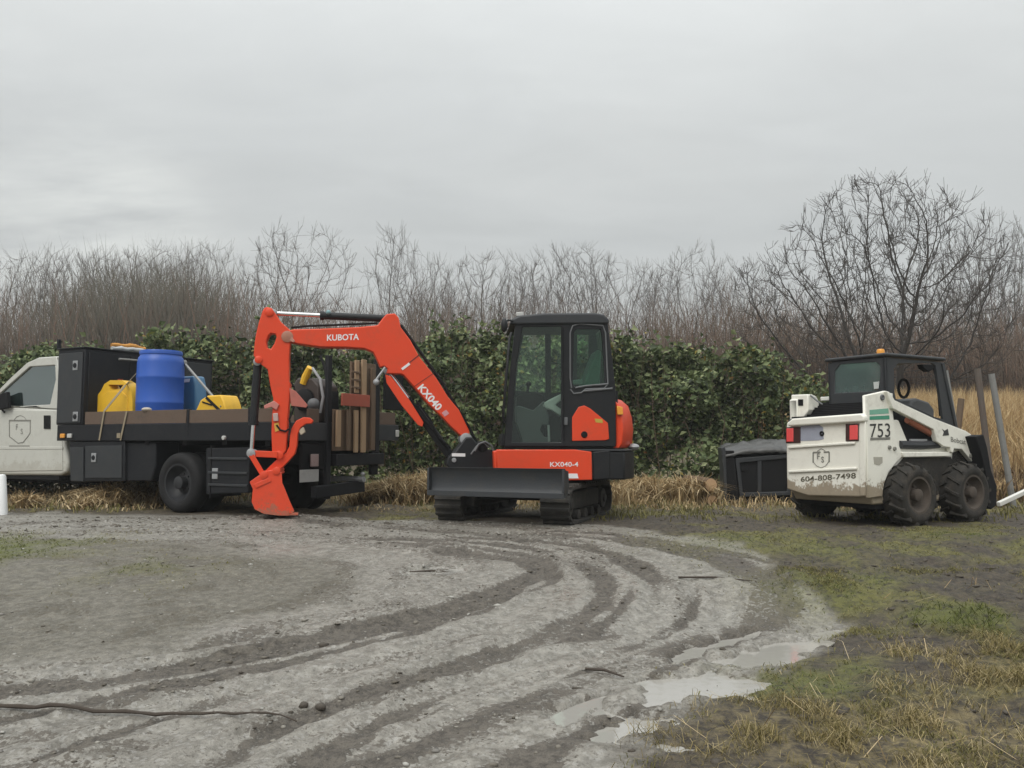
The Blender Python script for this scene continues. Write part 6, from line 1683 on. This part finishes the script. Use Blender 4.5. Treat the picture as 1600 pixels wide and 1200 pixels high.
# crest, letters and phone number
exr = -KL
def koutline(pts, w, par): 
    P3 = krp(pts, 0.003); mb = MB()
    for i in range(len(P3) - 1): mb.bar(P3[i], P3[i + 1], w, 0.002, up=-KF)
    return mb.build('crest_line', DECALF, par)
koutline([(1270.5, 723), (1270.5, 707), (1282, 706.5)], 0.018, tg); koutline([(1287, 706.5), (1295.5, 706), (1295.5, 722)], 0.018, tg)
koutline([(1271, 722), (1276, 728), (1283, 731), (1290, 728), (1295, 721)], 0.007, tg); koutline([(1277, 705), (1283, 701), (1289, 704)], 0.007, tg)
lettering('F', kr(1279, 713), exr, UPV, 0.07, DECALF, tg, 'crest_letter', bold=0.02, lift=0.004)
lettering('S', kr(1285.5, 718), exr, UPV, 0.07, DECALF, tg, 'crest_letter', bold=0.02, lift=0.004)
d0, d1 = kr(1250, 749), kr(1336, 743)
lettering('604-808-7498', kr(1293, 746), (d1 - d0), UPV, 0.062, mat('olive_black_decal', (0.10, 0.09, 0.06), 0.6), tg, 'phone_number', width=(d1 - d0).length, bold=0.012, lift=0.004)
# engine cover with dark slats
ec = [K(PR + 0.03, Q0 + 0.10, 0), K(PR + 0.03, Q1 - 0.02, 0), K(0.0, Q1 - .06, 0), K(0.0, Q0 + .1, 0)]
zr0 = kr(1290, 652).z - 0.02; zr1 = KR(-0.08)(1310, 628).z
a_, b_, c_, d_ = (Vector((x.x, x.y, z)) for x, z in zip(ec, (zr0, zr0, zr1, zr1)))
MB().hexa([x - UPV * 0.25 for x in (a_, b_, c_, d_)] + [a_, b_, c_, d_]).build('engine_cover', DGREY, l, 0.01)
for k in range(9):
    t_ = 0.10 + 0.84 * k / 8
    s0, s1 = lerp(a_, d_, t_), lerp(b_, c_, t_)
    MB().bar(s0 + KL * .02 + UPV * .008, s1 - KL * .02 + UPV * .008, 0.035, 0.022).build('cover_slat', INDARK, l, 0.004)
MB().bar(d_ + UPV * 0.05 - KF * .02, c_ + UPV * 0.05 - KF * .02, 0.05, 0.05).build('white_ledge', WHITE, l, 0.01)
# uprights
up_px = [(1347, 619), (1351, 617.5), (1384, 610.5), (1390, 612), (1394.5, 621), (1395, 637), (1398, 665), (1402, 690), (1409, 704), (1412, 712), (1402, 722), (1389, 738), (1382, 756), (1379, 776), (1353, 779), (1350.5, 700)]
ks = KS(Q0)
def clipr(P): return [x + KF * max(0.0, PR + 0.005 - K.loc(x)[0]) for x in P]
upr = MB().plate(clipr(ks.pts(up_px)), KL * 0.05).build('right_upright', WHITEM, l, 0.012)
MB().lathe(ks(1378, 621), -KL, [(0.035, 0), (0.032, 0.014), (0.02, 0.016), (0.004, 0.006)], 14).build('pivot_bolt', GREYP, upr)
for (u, v) in ((1389, 699), (1397, 701)):
    MB().lathe(ks(u, v), -KL, [(0.024, 0), (0.02, 0.02), (0.004, 0.022)], 10).build('bolt', DECALF, upr)
sh_up = KL * (Q1 - Q0 - 0.13)
lup = MB().plate([x + KF * max(0.0, PR + 0.075 - K.loc(x)[0]) + sh_up for x in ks.pts(up_px)], KL * 0.12).build('left_upright', WHITEM, l, 0.012)
lfp = MB().plate(KR(PR + 0.10).pts([(1236, 617), (1262, 616), (1263, 640), (1256, 652), (1236, 655)]), KF * 0.10).build('left_tower_end', WHITEM, l, 0.012)
MB().plate(KR(PR + 0.098).pts([(1247, 624), (1255, 624), (1255, 634), (1247, 634)]), -KF * 0.004).build('tower_hole', INDARK, lfp)
MB().tube(KR(PR + 0.15).pts([(1262, 618), (1267, 618), (1275, 625), (1285, 632)]), 0.010, 6).build('cable', GREYP, l)
# number and stripes on the upright
exs = KF
lb = KS(Q0 - 0.003)
MB().plate(lb.pts([(1359, 640.5), (1388, 638), (1389, 646), (1359, 648)]), KL * 0.002).build('green_stripe', mat('pale_green_decal', (0.20, 0.46, 0.34), 0.5, dirt=0.2), upr)
MB().plate(lb.pts([(1359, 650.5), (1389.5, 649), (1390, 655), (1359, 656)]), KL * 0.002).build('green_stripe', DECALG, upr)
d0, d1 = ks(1359, 672), ks(1390.5, 671)
lettering('753', ks(1375, 672.5), (d1 - d0), UPV, 0.155, DECALK, upr, 'model_number', width=(d1 - d0).length, lift=0.004)
MB().plate(lb.pts([(1360, 684), (1391, 683), (1391, 687), (1360, 688)]), KL * 0.002).build('number_underline', DECALF, upr)
MB().plate(lb.pts([(1365, 714), (1379, 714), (1379, 723), (1374, 727), (1366, 725)]), KL * 0.002).build('faded_sticker', mat('faded_sticker', (0.42, 0.40, 0.34), 0.6), upr)
# lift arms
arm_px = [(1386, 611), (1392, 614), (1398, 625), (1459, 653.5), (1509, 673), (1518, 679), (1522, 686), (1532, 722), (1535, 736), (1529, 736), (1519, 721), (1503, 702), (1491, 701), (1489.5, 708), (1486, 706), (1485, 699), (1475, 698), (1464, 690), (1459, 671), (1395, 638)]
ka = KS(Q0 - 0.045)
arm = MB().plate(ka.pts(arm_px), KL * 0.06).build('lift_arm', WHITEM, l, 0.008)
arm2 = MB().plate([x + KL * (Q1 - Q0 + 0.04) for x in ka.pts(arm_px)], KL * 0.06).build('lift_arm', WHITEM, l, 0.008)
d0, d1 = ka(1486, 686), ka(1507, 690)
lettering('Bobcat', ka(1497, 688.5), (d1 - d0), UPV, 0.06, DECALF, arm, 'maker_lettering', width=(d1 - d0).length * 1.1, bold=0.015)
MB().plate(KS(Q0 - .048).pts([(1472, 670), (1476, 673), (1481, 670), (1483, 680), (1473, 681), (1475, 675)]), KL * 0.002).build('animal_emblem', DECALK, arm)
MB().lathe(ka(1516, 712), -KL, [(0.03, 0), (0.026, 0.014), (.004, .015)], 12).build('pin', DECALF, arm)
# dark side recess, orange cylinder, rod, ledge and fender
MB().plate(KS(Q0 + 0.10).pts([(1392, 640), (1460, 668), (1490, 700), (1490, 712), (1405, 712)]), KL * 0.04).build('side_recess', INDARK, l)
a0, a1 = KS(Q0 + 0.03)(1418, 656), KS(Q0 + .03)(1461, 681)
MB().tube([a0, a1], 0.040, 12).build('lift_cylinder', ORCYL, l)
MB().tube([KS(Q0 + .03)(1405, 695), KS(Q0 + .03)(1440, 696), KS(Q0 + .03)(1466, 694)], 0.05, 10).build('lower_cylinder', DGREY, l)
MB().plate(KS(Q0 + .02).pts([(1424, 686), (1449, 686), (1449, 691), (1424, 691)]), KL * 0.03).build('grey_plate', STEEL, l, .004)
MB().plate(KS(Q0 - 0.02).pts([(1410, 706.5), (1487, 706), (1487, 713), (1412, 714.5)]), KL * 0.12).build('side_ledge', WHITEM, l, 0.008)
MB().plate(KS(Q0 + 0.02).pts([(1413, 715), (1486, 714), (1490, 724), (1480, 770), (1380, 776), (1384, 757), (1391, 739)]), KL * 0.05).build('inner_fender', MUDRUB, l)
MB().plate(KS(Q0 + 0.03).pts([(1488, 707), (1504, 702), (1532, 737), (1528, 770), (1484, 770)]), KL * 0.05).build('front_fender', MUDRUB, l)
# cab
C0, C1 = Q0 + 0.12, Q0 + 0.12 + 0.80
pA, pB = -0.09, 1.00
ZR = KS(C0)(1400, 558.5).z
ZF = 0.86
zw0, zw1 = KR(pA)(1340, 616).z, KR(pA)(1340, 566).z
krc = KR(pA)
rearo = [K(pA, C0, zr1 - .1), K(pA, C1, zr1 - .1), K(pA, C1, ZR - 0.05), K(pA, C1 - 0.06, ZR), K(pA, C0 + 0.02, ZR), K(pA, C0, ZR - 0.02)]
rwin = [(1304, 614), (1304, 580), (1313, 569), (1368, 565.5), (1375.5, 572), (1374, 606), (1370, 611)]
rc = MB().plate([rearo, krc.pts(rwin)], KF * 0.04).build('cab_rear', DGREY, l, 0.01)
MB().plate([x + KF * 0.012 for x in krc.pts(rwin)], KF * 0.006).build('rear_glass', GL_SK, rc)
MB().plate([x - KF * 0.004 for x in krc.pts([(1365, 597), (1374, 596), (1373, 607), (1366, 608)])], KF * 0.003).build('white_sticker', mat('pale_sticker', (0.5, 0.52, 0.5), 0.5), rc)
kc = KS(C0)
sideo = [kc(1386, 640), K(pA, C0, ZR - 0.01), K(pB, C0, ZR - 0.02), kc(1470, 566), kc(1492, 672), kc(1480, 700), kc(1400, 700)]
sideo[0] = K(pA, C0, zr1 - 0.1); 
swin1 = [(1397, 640), (1397, 575), (1405, 568), (1433, 567), (1438, 572), (1448, 662), (1440, 660), (1402, 644)]
swin1 = [(1398, 622), (1397, 576), (1403, 568), (1457, 567), (1462, 571), (1474, 655), (1462, 652)]
cs_ = MB().plate([sideo, kc.pts(swin1)], KL * 0.035).build('cab_side', DGREY, l, 0.008)
shc = KL * (C1 - C0 - 0.035)
far_o = [x + shc for x in sideo]; far_w = [x + shc for x in kc.pts(swin1)]
cs2 = MB().plate([far_o, far_w], KL * 0.035).build('cab_side', DGREY, l, 0.008)
MB().fbox(K, pA - 0.03, pB + 0.04, C0 - 0.03, C1 + 0.03, ZR + 0.002, ZR + 0.045).build('cab_roof', DGREY, l, 0.02, seg=3)
f0, f1 = kc(1470, 567), kc(1492, 672)
MB().bar(f0 + KL * .02 + KF * .03, f1 + KL * .02 + KF * .03, 0.05, 0.07, up=KL).build('cab_front_post', DGREY, l, 0.006)
MB().bar(f0 + KL * (C1 - C0 - .02) + KF * .03, f1 + KL * (C1 - C0 - .02) + KF * .03, 0.05, 0.07, up=KL).build('cab_front_post', DGREY, l, 0.006)
bcn = KR(0.25)(1376, 553)
bb = K(0.22, K.px_p(1376, 550, 0.22)[1], ZR + 0.046)
MB().lathe(bb, (0, 0, 1), [(0.055, 0), (0.055, 0.015), (0.045, 0.02), (0.047, 0.06), (0.038, 0.085), (0.004, 0.09)], 18).build('beacon', AMBER, l, sharp=50)
# inside: seat, control levers, bar
ki = KS(Q0 + 0.42)
MB().plate(ki.pts([(1420, 640), (1424, 626), (1434, 622), (1452, 628), (1461, 640), (1460, 660), (1424, 660)]), KL * 0.35).build('seat', GREYP, l, 0.03)
ring = [ki(1412 + 8 * math.cos(k * math.pi / 8), 607 + 14 * math.sin(k * math.pi / 8)) for k in range(17)]
MB().tube(ring, 0.018, 6, caps=False).build('seat_bar', INDARK, l)
MB().tube(ki.pts([(1458, 565), (1466, 600), (1470, 650)]), 0.022, 8).build('grab_bar', INDARK, l)
MB().plate(ki.pts([(1441, 569), (1460, 569), (1459, 577), (1452, 581), (1444, 576)]), KL * 0.08).build('overhead_panel', INDARK, l, 0.01)
# bucket and coupler in front
kb = KS(0.02)
bkf = MB().plate(kb.pts([(1525, 682), (1537, 679), (1543, 700), (1549, 735), (1558, 760), (1557, 790), (1549, 796), (1541, 790), (1543, 750), (1534, 712)]), KL * 1.52).build('front_bucket', INDARK, l, 0.008)
MB().plate(KS(0.10).pts([(1527, 735), (1541, 738), (1545, 775), (1532, 772)]), KL * 0.1).build('coupler', MUDRUB, l, 0.01)

# ------------------------------------------------------------------ black bucket attachment, tarp and logs beside it
XY = Frame((gpx(1226, 783)[0] * 0.955, gpx(1226, 783)[1] * 0.955), (0.985, -0.17), (0.17, 0.985))
D = XY.o.y
ab = Plane(XY.o, -XY.s)
XL_ = XY.s.copy()
zb0 = hz(XY.o.x - 0.5, XY.o.y) - 0.02
fx = lambda L: [Vector((x.x, x.y, max(x.z, zb0))) for x in ab.pts(L)]
at_ = thing('bucket_attachment', 'black steel bucket attachment standing in the weeds behind the loader', 'bucket attachment', (XY.o.x - 0.5, XY.o.y, zb0))
MB().plate([fx([(1149, 716), (1236, 709), (1236, 774), (1156, 777)]), fx([(1156, 723), (1230, 716), (1230, 768), (1161, 770)])], XL_ * 0.05).build('front_frame', DGREY, at_, 0.01)
MB().plate([x + XL_ * 0.035 for x in fx([(1154, 720), (1234, 714), (1234, 771), (1158, 774)])], XL_ * 0.03).build('recessed_panel', INDARK, at_)
MB().plate([x + XL_ * 0.012 for x in fx([(1184, 720), (1190, 719.5), (1190, 769), (1184, 769)])], XL_ * 0.02).build('upright_rib', DGREY, at_, 0.006)
MB().plate([x + XL_ * 0.02 for x in fx([(1157, 727), (1168, 726), (1168, 735), (1158, 736)])], XL_ * 0.012).build('dark_plate', INDARK, at_, 0.003)
MB().plate(fx([(1132, 704), (1147, 704), (1155, 786), (1136, 788)]), XL_ * 0.75).build('side_wall', INDARK, at_, 0.012)
MB().plate([x - XL_ * 0.03 for x in fx([(1127, 700), (1133, 698), (1137, 786), (1131, 782), (1130, 735)])], XL_ * 0.8).build('end_edge', DGREY, at_, 0.008)
MB().plate([x + XL_ * 0.06 for x in fx([(1148, 704), (1236, 704), (1236, 786), (1154, 787)])], XL_ * 0.65).build('body', INDARK, at_, 0.01)
# crumpled sheet on top
n1_, n2_ = 34, 14
z0 = ab(1190, 710).z
vs, fs = [], []
for i in range(n1_ + 1):
    for j in range(n2_ + 1):
        s, t_ = i / n1_, j / n2_
        u = 1131 + 106 * s
        b0 = Vector(ab(u, 713 - 6 * s)); y_ = -0.03 + 0.75 * t_
        p = b0 + XL_ * y_
        w = float(fbm(np.array([s * 5.0 + t_ * 1.5]), np.array([t_ * 4.0 - s]), 3, 8)[0])
        w2 = abs(float(vnoise(np.array([s * 9 + t_ * 6]), np.array([t_ * 3.0 + s * 2]), 18)[0]) - 0.5)
        edge = 0.0 if t_ > 0 else -0.03 - 0.04 * w
        p.z = p.z + 0.02 + 0.14 * min(1, t_ * 2.2) * (0.4 + w) + 0.05 * w2 + 0.05 * math.sin(s * 3.0) + edge
        vs.append(p)
for i in range(n1_):
    for j in range(n2_):
        a = i * (n2_ + 1) + j; fs.append((a, a + n2_ + 1, a + n2_ + 2, a + 1))
o = MB().add(vs, fs).build('crumpled_tarp', TARP, None, sharp=70)
sol = o.modifiers.new('thick', 'SOLIDIFY'); sol.thickness = 0.01
recenter(o, ab(1190, 712)); tag(o, 'crumpled black tarp lying over the bucket attachment', 'tarp')
# cut logs
for (u, v, r_, ln_, lab) in ((1111, 758, 0.105, 0.8, 'upper cut log with pale round end beside the black bucket attachment'), (1113, 782, 0.085, 0.7, 'lower small cut log lying under the larger log end')):
    c = at_y(u, v, 12.6); d = Vector((-0.25, 1, 0.02)).normalized()
    lg = thing('cut_log', lab, 'log', (c.x, c.y, c.z - r_), 'cut logs by the hedge')
    x_, prof = 0, [(r_ * 0.97, 0.0), (r_, 0.01), (r_ * 1.03, ln_ * .5), (r_, ln_)]
    MB().lathe(c, d, prof, 18).build('bark', BARK, lg, sharp=60)
    MB().lathe(c - d * 0.004, d, [(r_ * 0.90, 0.0), (r_ * 0.92, 0.0038)], 18).build('cut_end', LOGEND, lg)

# ------------------------------------------------------------------ leaning pipes and posts on the right
def pole(name, a, b, r, m, lab, cat, grp=None, n=10):
    o = MB().tube([a, b], r, n).build(name, m); recenter(o, a); tag(o, lab, cat, grp); return o
def base_pt(u, v, Y): 
    p = at_y(u, v, Y); return p
G_ = 'leaning posts beside the loader'
def leaning(u0, v0, u1, v1, Y, r, m, lab, nm):
    """top (u0,v0), some lower point (u1,v1); carried on down to the ground"""
    a, b = at_y(u0, v0, Y), at_y(u1, v1, Y - 0.0); d = (b - a).normalized()
    p = b.copy(); k = 0
    while p.z > hz(p.x, p.y) - 0.05 and k < 200: p = p + d * 0.02; k += 1
    return pole(nm, p, a, r, m, lab, 'post', G_)
leaning(1477, 579, 1491, 661, 11.9, 0.038, PIPE, 'grey leaning post close behind the loader cab, leftmost of the three', 'leaning_post')
leaning(1527, 576, 1541, 690, 12.2, 0.044, RUSTP, 'dark brown leaning post rising behind the loader bucket, between two grey posts', 'leaning_post')
leaning(1549, 584, 1580, 770, 12.0, 0.043, PIPE, 'long grey leaning post farthest right in the dry grass', 'leaning_post')
leaning(1502, 623, 1497, 668, 13.5, 0.05, WOODD, 'short brown wooden post in the golden grass behind the lift arm', 'wooden_post')
a, b = at_y(1560, 788, 10.6), at_y(1640, 750, 11.4)
o = MB().bar(a, b, 0.05, 0.06).build('white_rail', WHITE, None, 0.008); recenter(o, a); tag(o, 'white painted rail sloping up out of the grass at the right edge', 'rail')
for u, v, Y in ((1600, 768, 11.0),):
    p = at_y(1625, 757, 11.25); q = Vector((p.x, p.y, hz(p.x, p.y) - 0.03))
    o = MB().bar(q, p - UPV * .03, 0.06, 0.06).build('rail_post', WHITE, None); recenter(o, q); tag(o, 'short white post carrying the white rail beyond the right edge', 'post')
# white stake at the left edge
a = at_y(5, 789, 10.9); a.z = hz(a.x, a.y) - 0.02; b = at_y(2, 741, 10.9)
w_ = MB().tube([a, lerp(a, b, 0.94), lerp(a, b, 0.985), b], [0.060, 0.056, 0.045, 0.015], 14).build('white_stake', WHITEP, None, sharp=50)
recenter(w_, a); tag(w_, 'short bright white rounded stake at the left edge in front of the cab', 'stake')

# ------------------------------------------------------------------ sticks and clods in the foreground
def ground_pt(u, v, dz=0.0):
    x, y = gpx(u, v); return Vector((x, y, hz(x, y) + dz))
e0, e1 = ground_pt(-40, 1110, 0.02), ground_pt(464, 1128, 0.01)
pts = []
for i in range(22):
    k = i / 21; p = e0.lerp(e1, k); p.z = max(p.z, hz(p.x, p.y) + 0.012, hz(p.x + .06, p.y) + .010, hz(p.x - .06, p.y) + .010) + 0.006; p.y += 0.006 * math.sin(i * 0.45) + 0.003 * math.sin(i * 2.1); pts.append(p)
o = MB().tube(pts, [0.0105 - 0.007 * (i / 21) ** 2 + 0.0015 * math.sin(i * 2.7) for i in range(22)], 8).build('fallen_branch', STICKM); recenter(o, pts[9]); tag(o, 'long thin dead branch lying on the gravel at the lower left', 'branch')
for (u0, v0, u1, v1, lab) in ((1060, 905, 1175, 906, 'dark stick lying flat across the wet gravel near the tight bend'), (640, 892, 708, 892, 'short dark stick beside the small puddle in front of the bucket'), (915, 1045, 975, 1056, 'short twig between the ruts left of the big puddle')):
    p, q = ground_pt(u0, v0, .012), ground_pt(u1, v1, .012)
    m_ = (p + q) / 2 + Vector((0, 0.01, 0.012))
    o = MB().tube([p, m_, q], [0.008, 0.008, 0.004], 6).build('loose_stick', STICKM if 'pale' not in lab else WOODP); recenter(o, m_); tag(o, lab, 'stick', 'sticks on the ground')
R = random.Random(9)
for (u, v, r, lab) in ((505, 1006, 0.030, 'single dark clod on the ridge between two ruts'), (474, 1107, 0.024, 'left of the two dark clods right of the long branch tip'), (500, 1106, 0.026, 'right of the two dark clods near the long branch tip'), (1158, 1066, 0.018, 'dark clod at the right end of the big puddle'), (1105, 1071, 0.016, 'dark clod standing in the middle of the big puddle'), (1339, 812, 0.05, 'pale clod on the ground under the back of the loader')):
    p = ground_pt(u, v, r * 0.3)
    vs = [(x * r * R.uniform(.7, 1.5), y * r * R.uniform(.7, 1.4), z * r * R.uniform(.6, 1.1)) for x, y, z in ico]
    o = MB().add(vs, icf).build('mud_clod', CLOD if 'pale' not in lab else mat('pale_clod', (0.3, 0.28, 0.24), 0.8), None, sharp=80); o.location = p; tag(o, lab, 'clod', 'clods on the track')
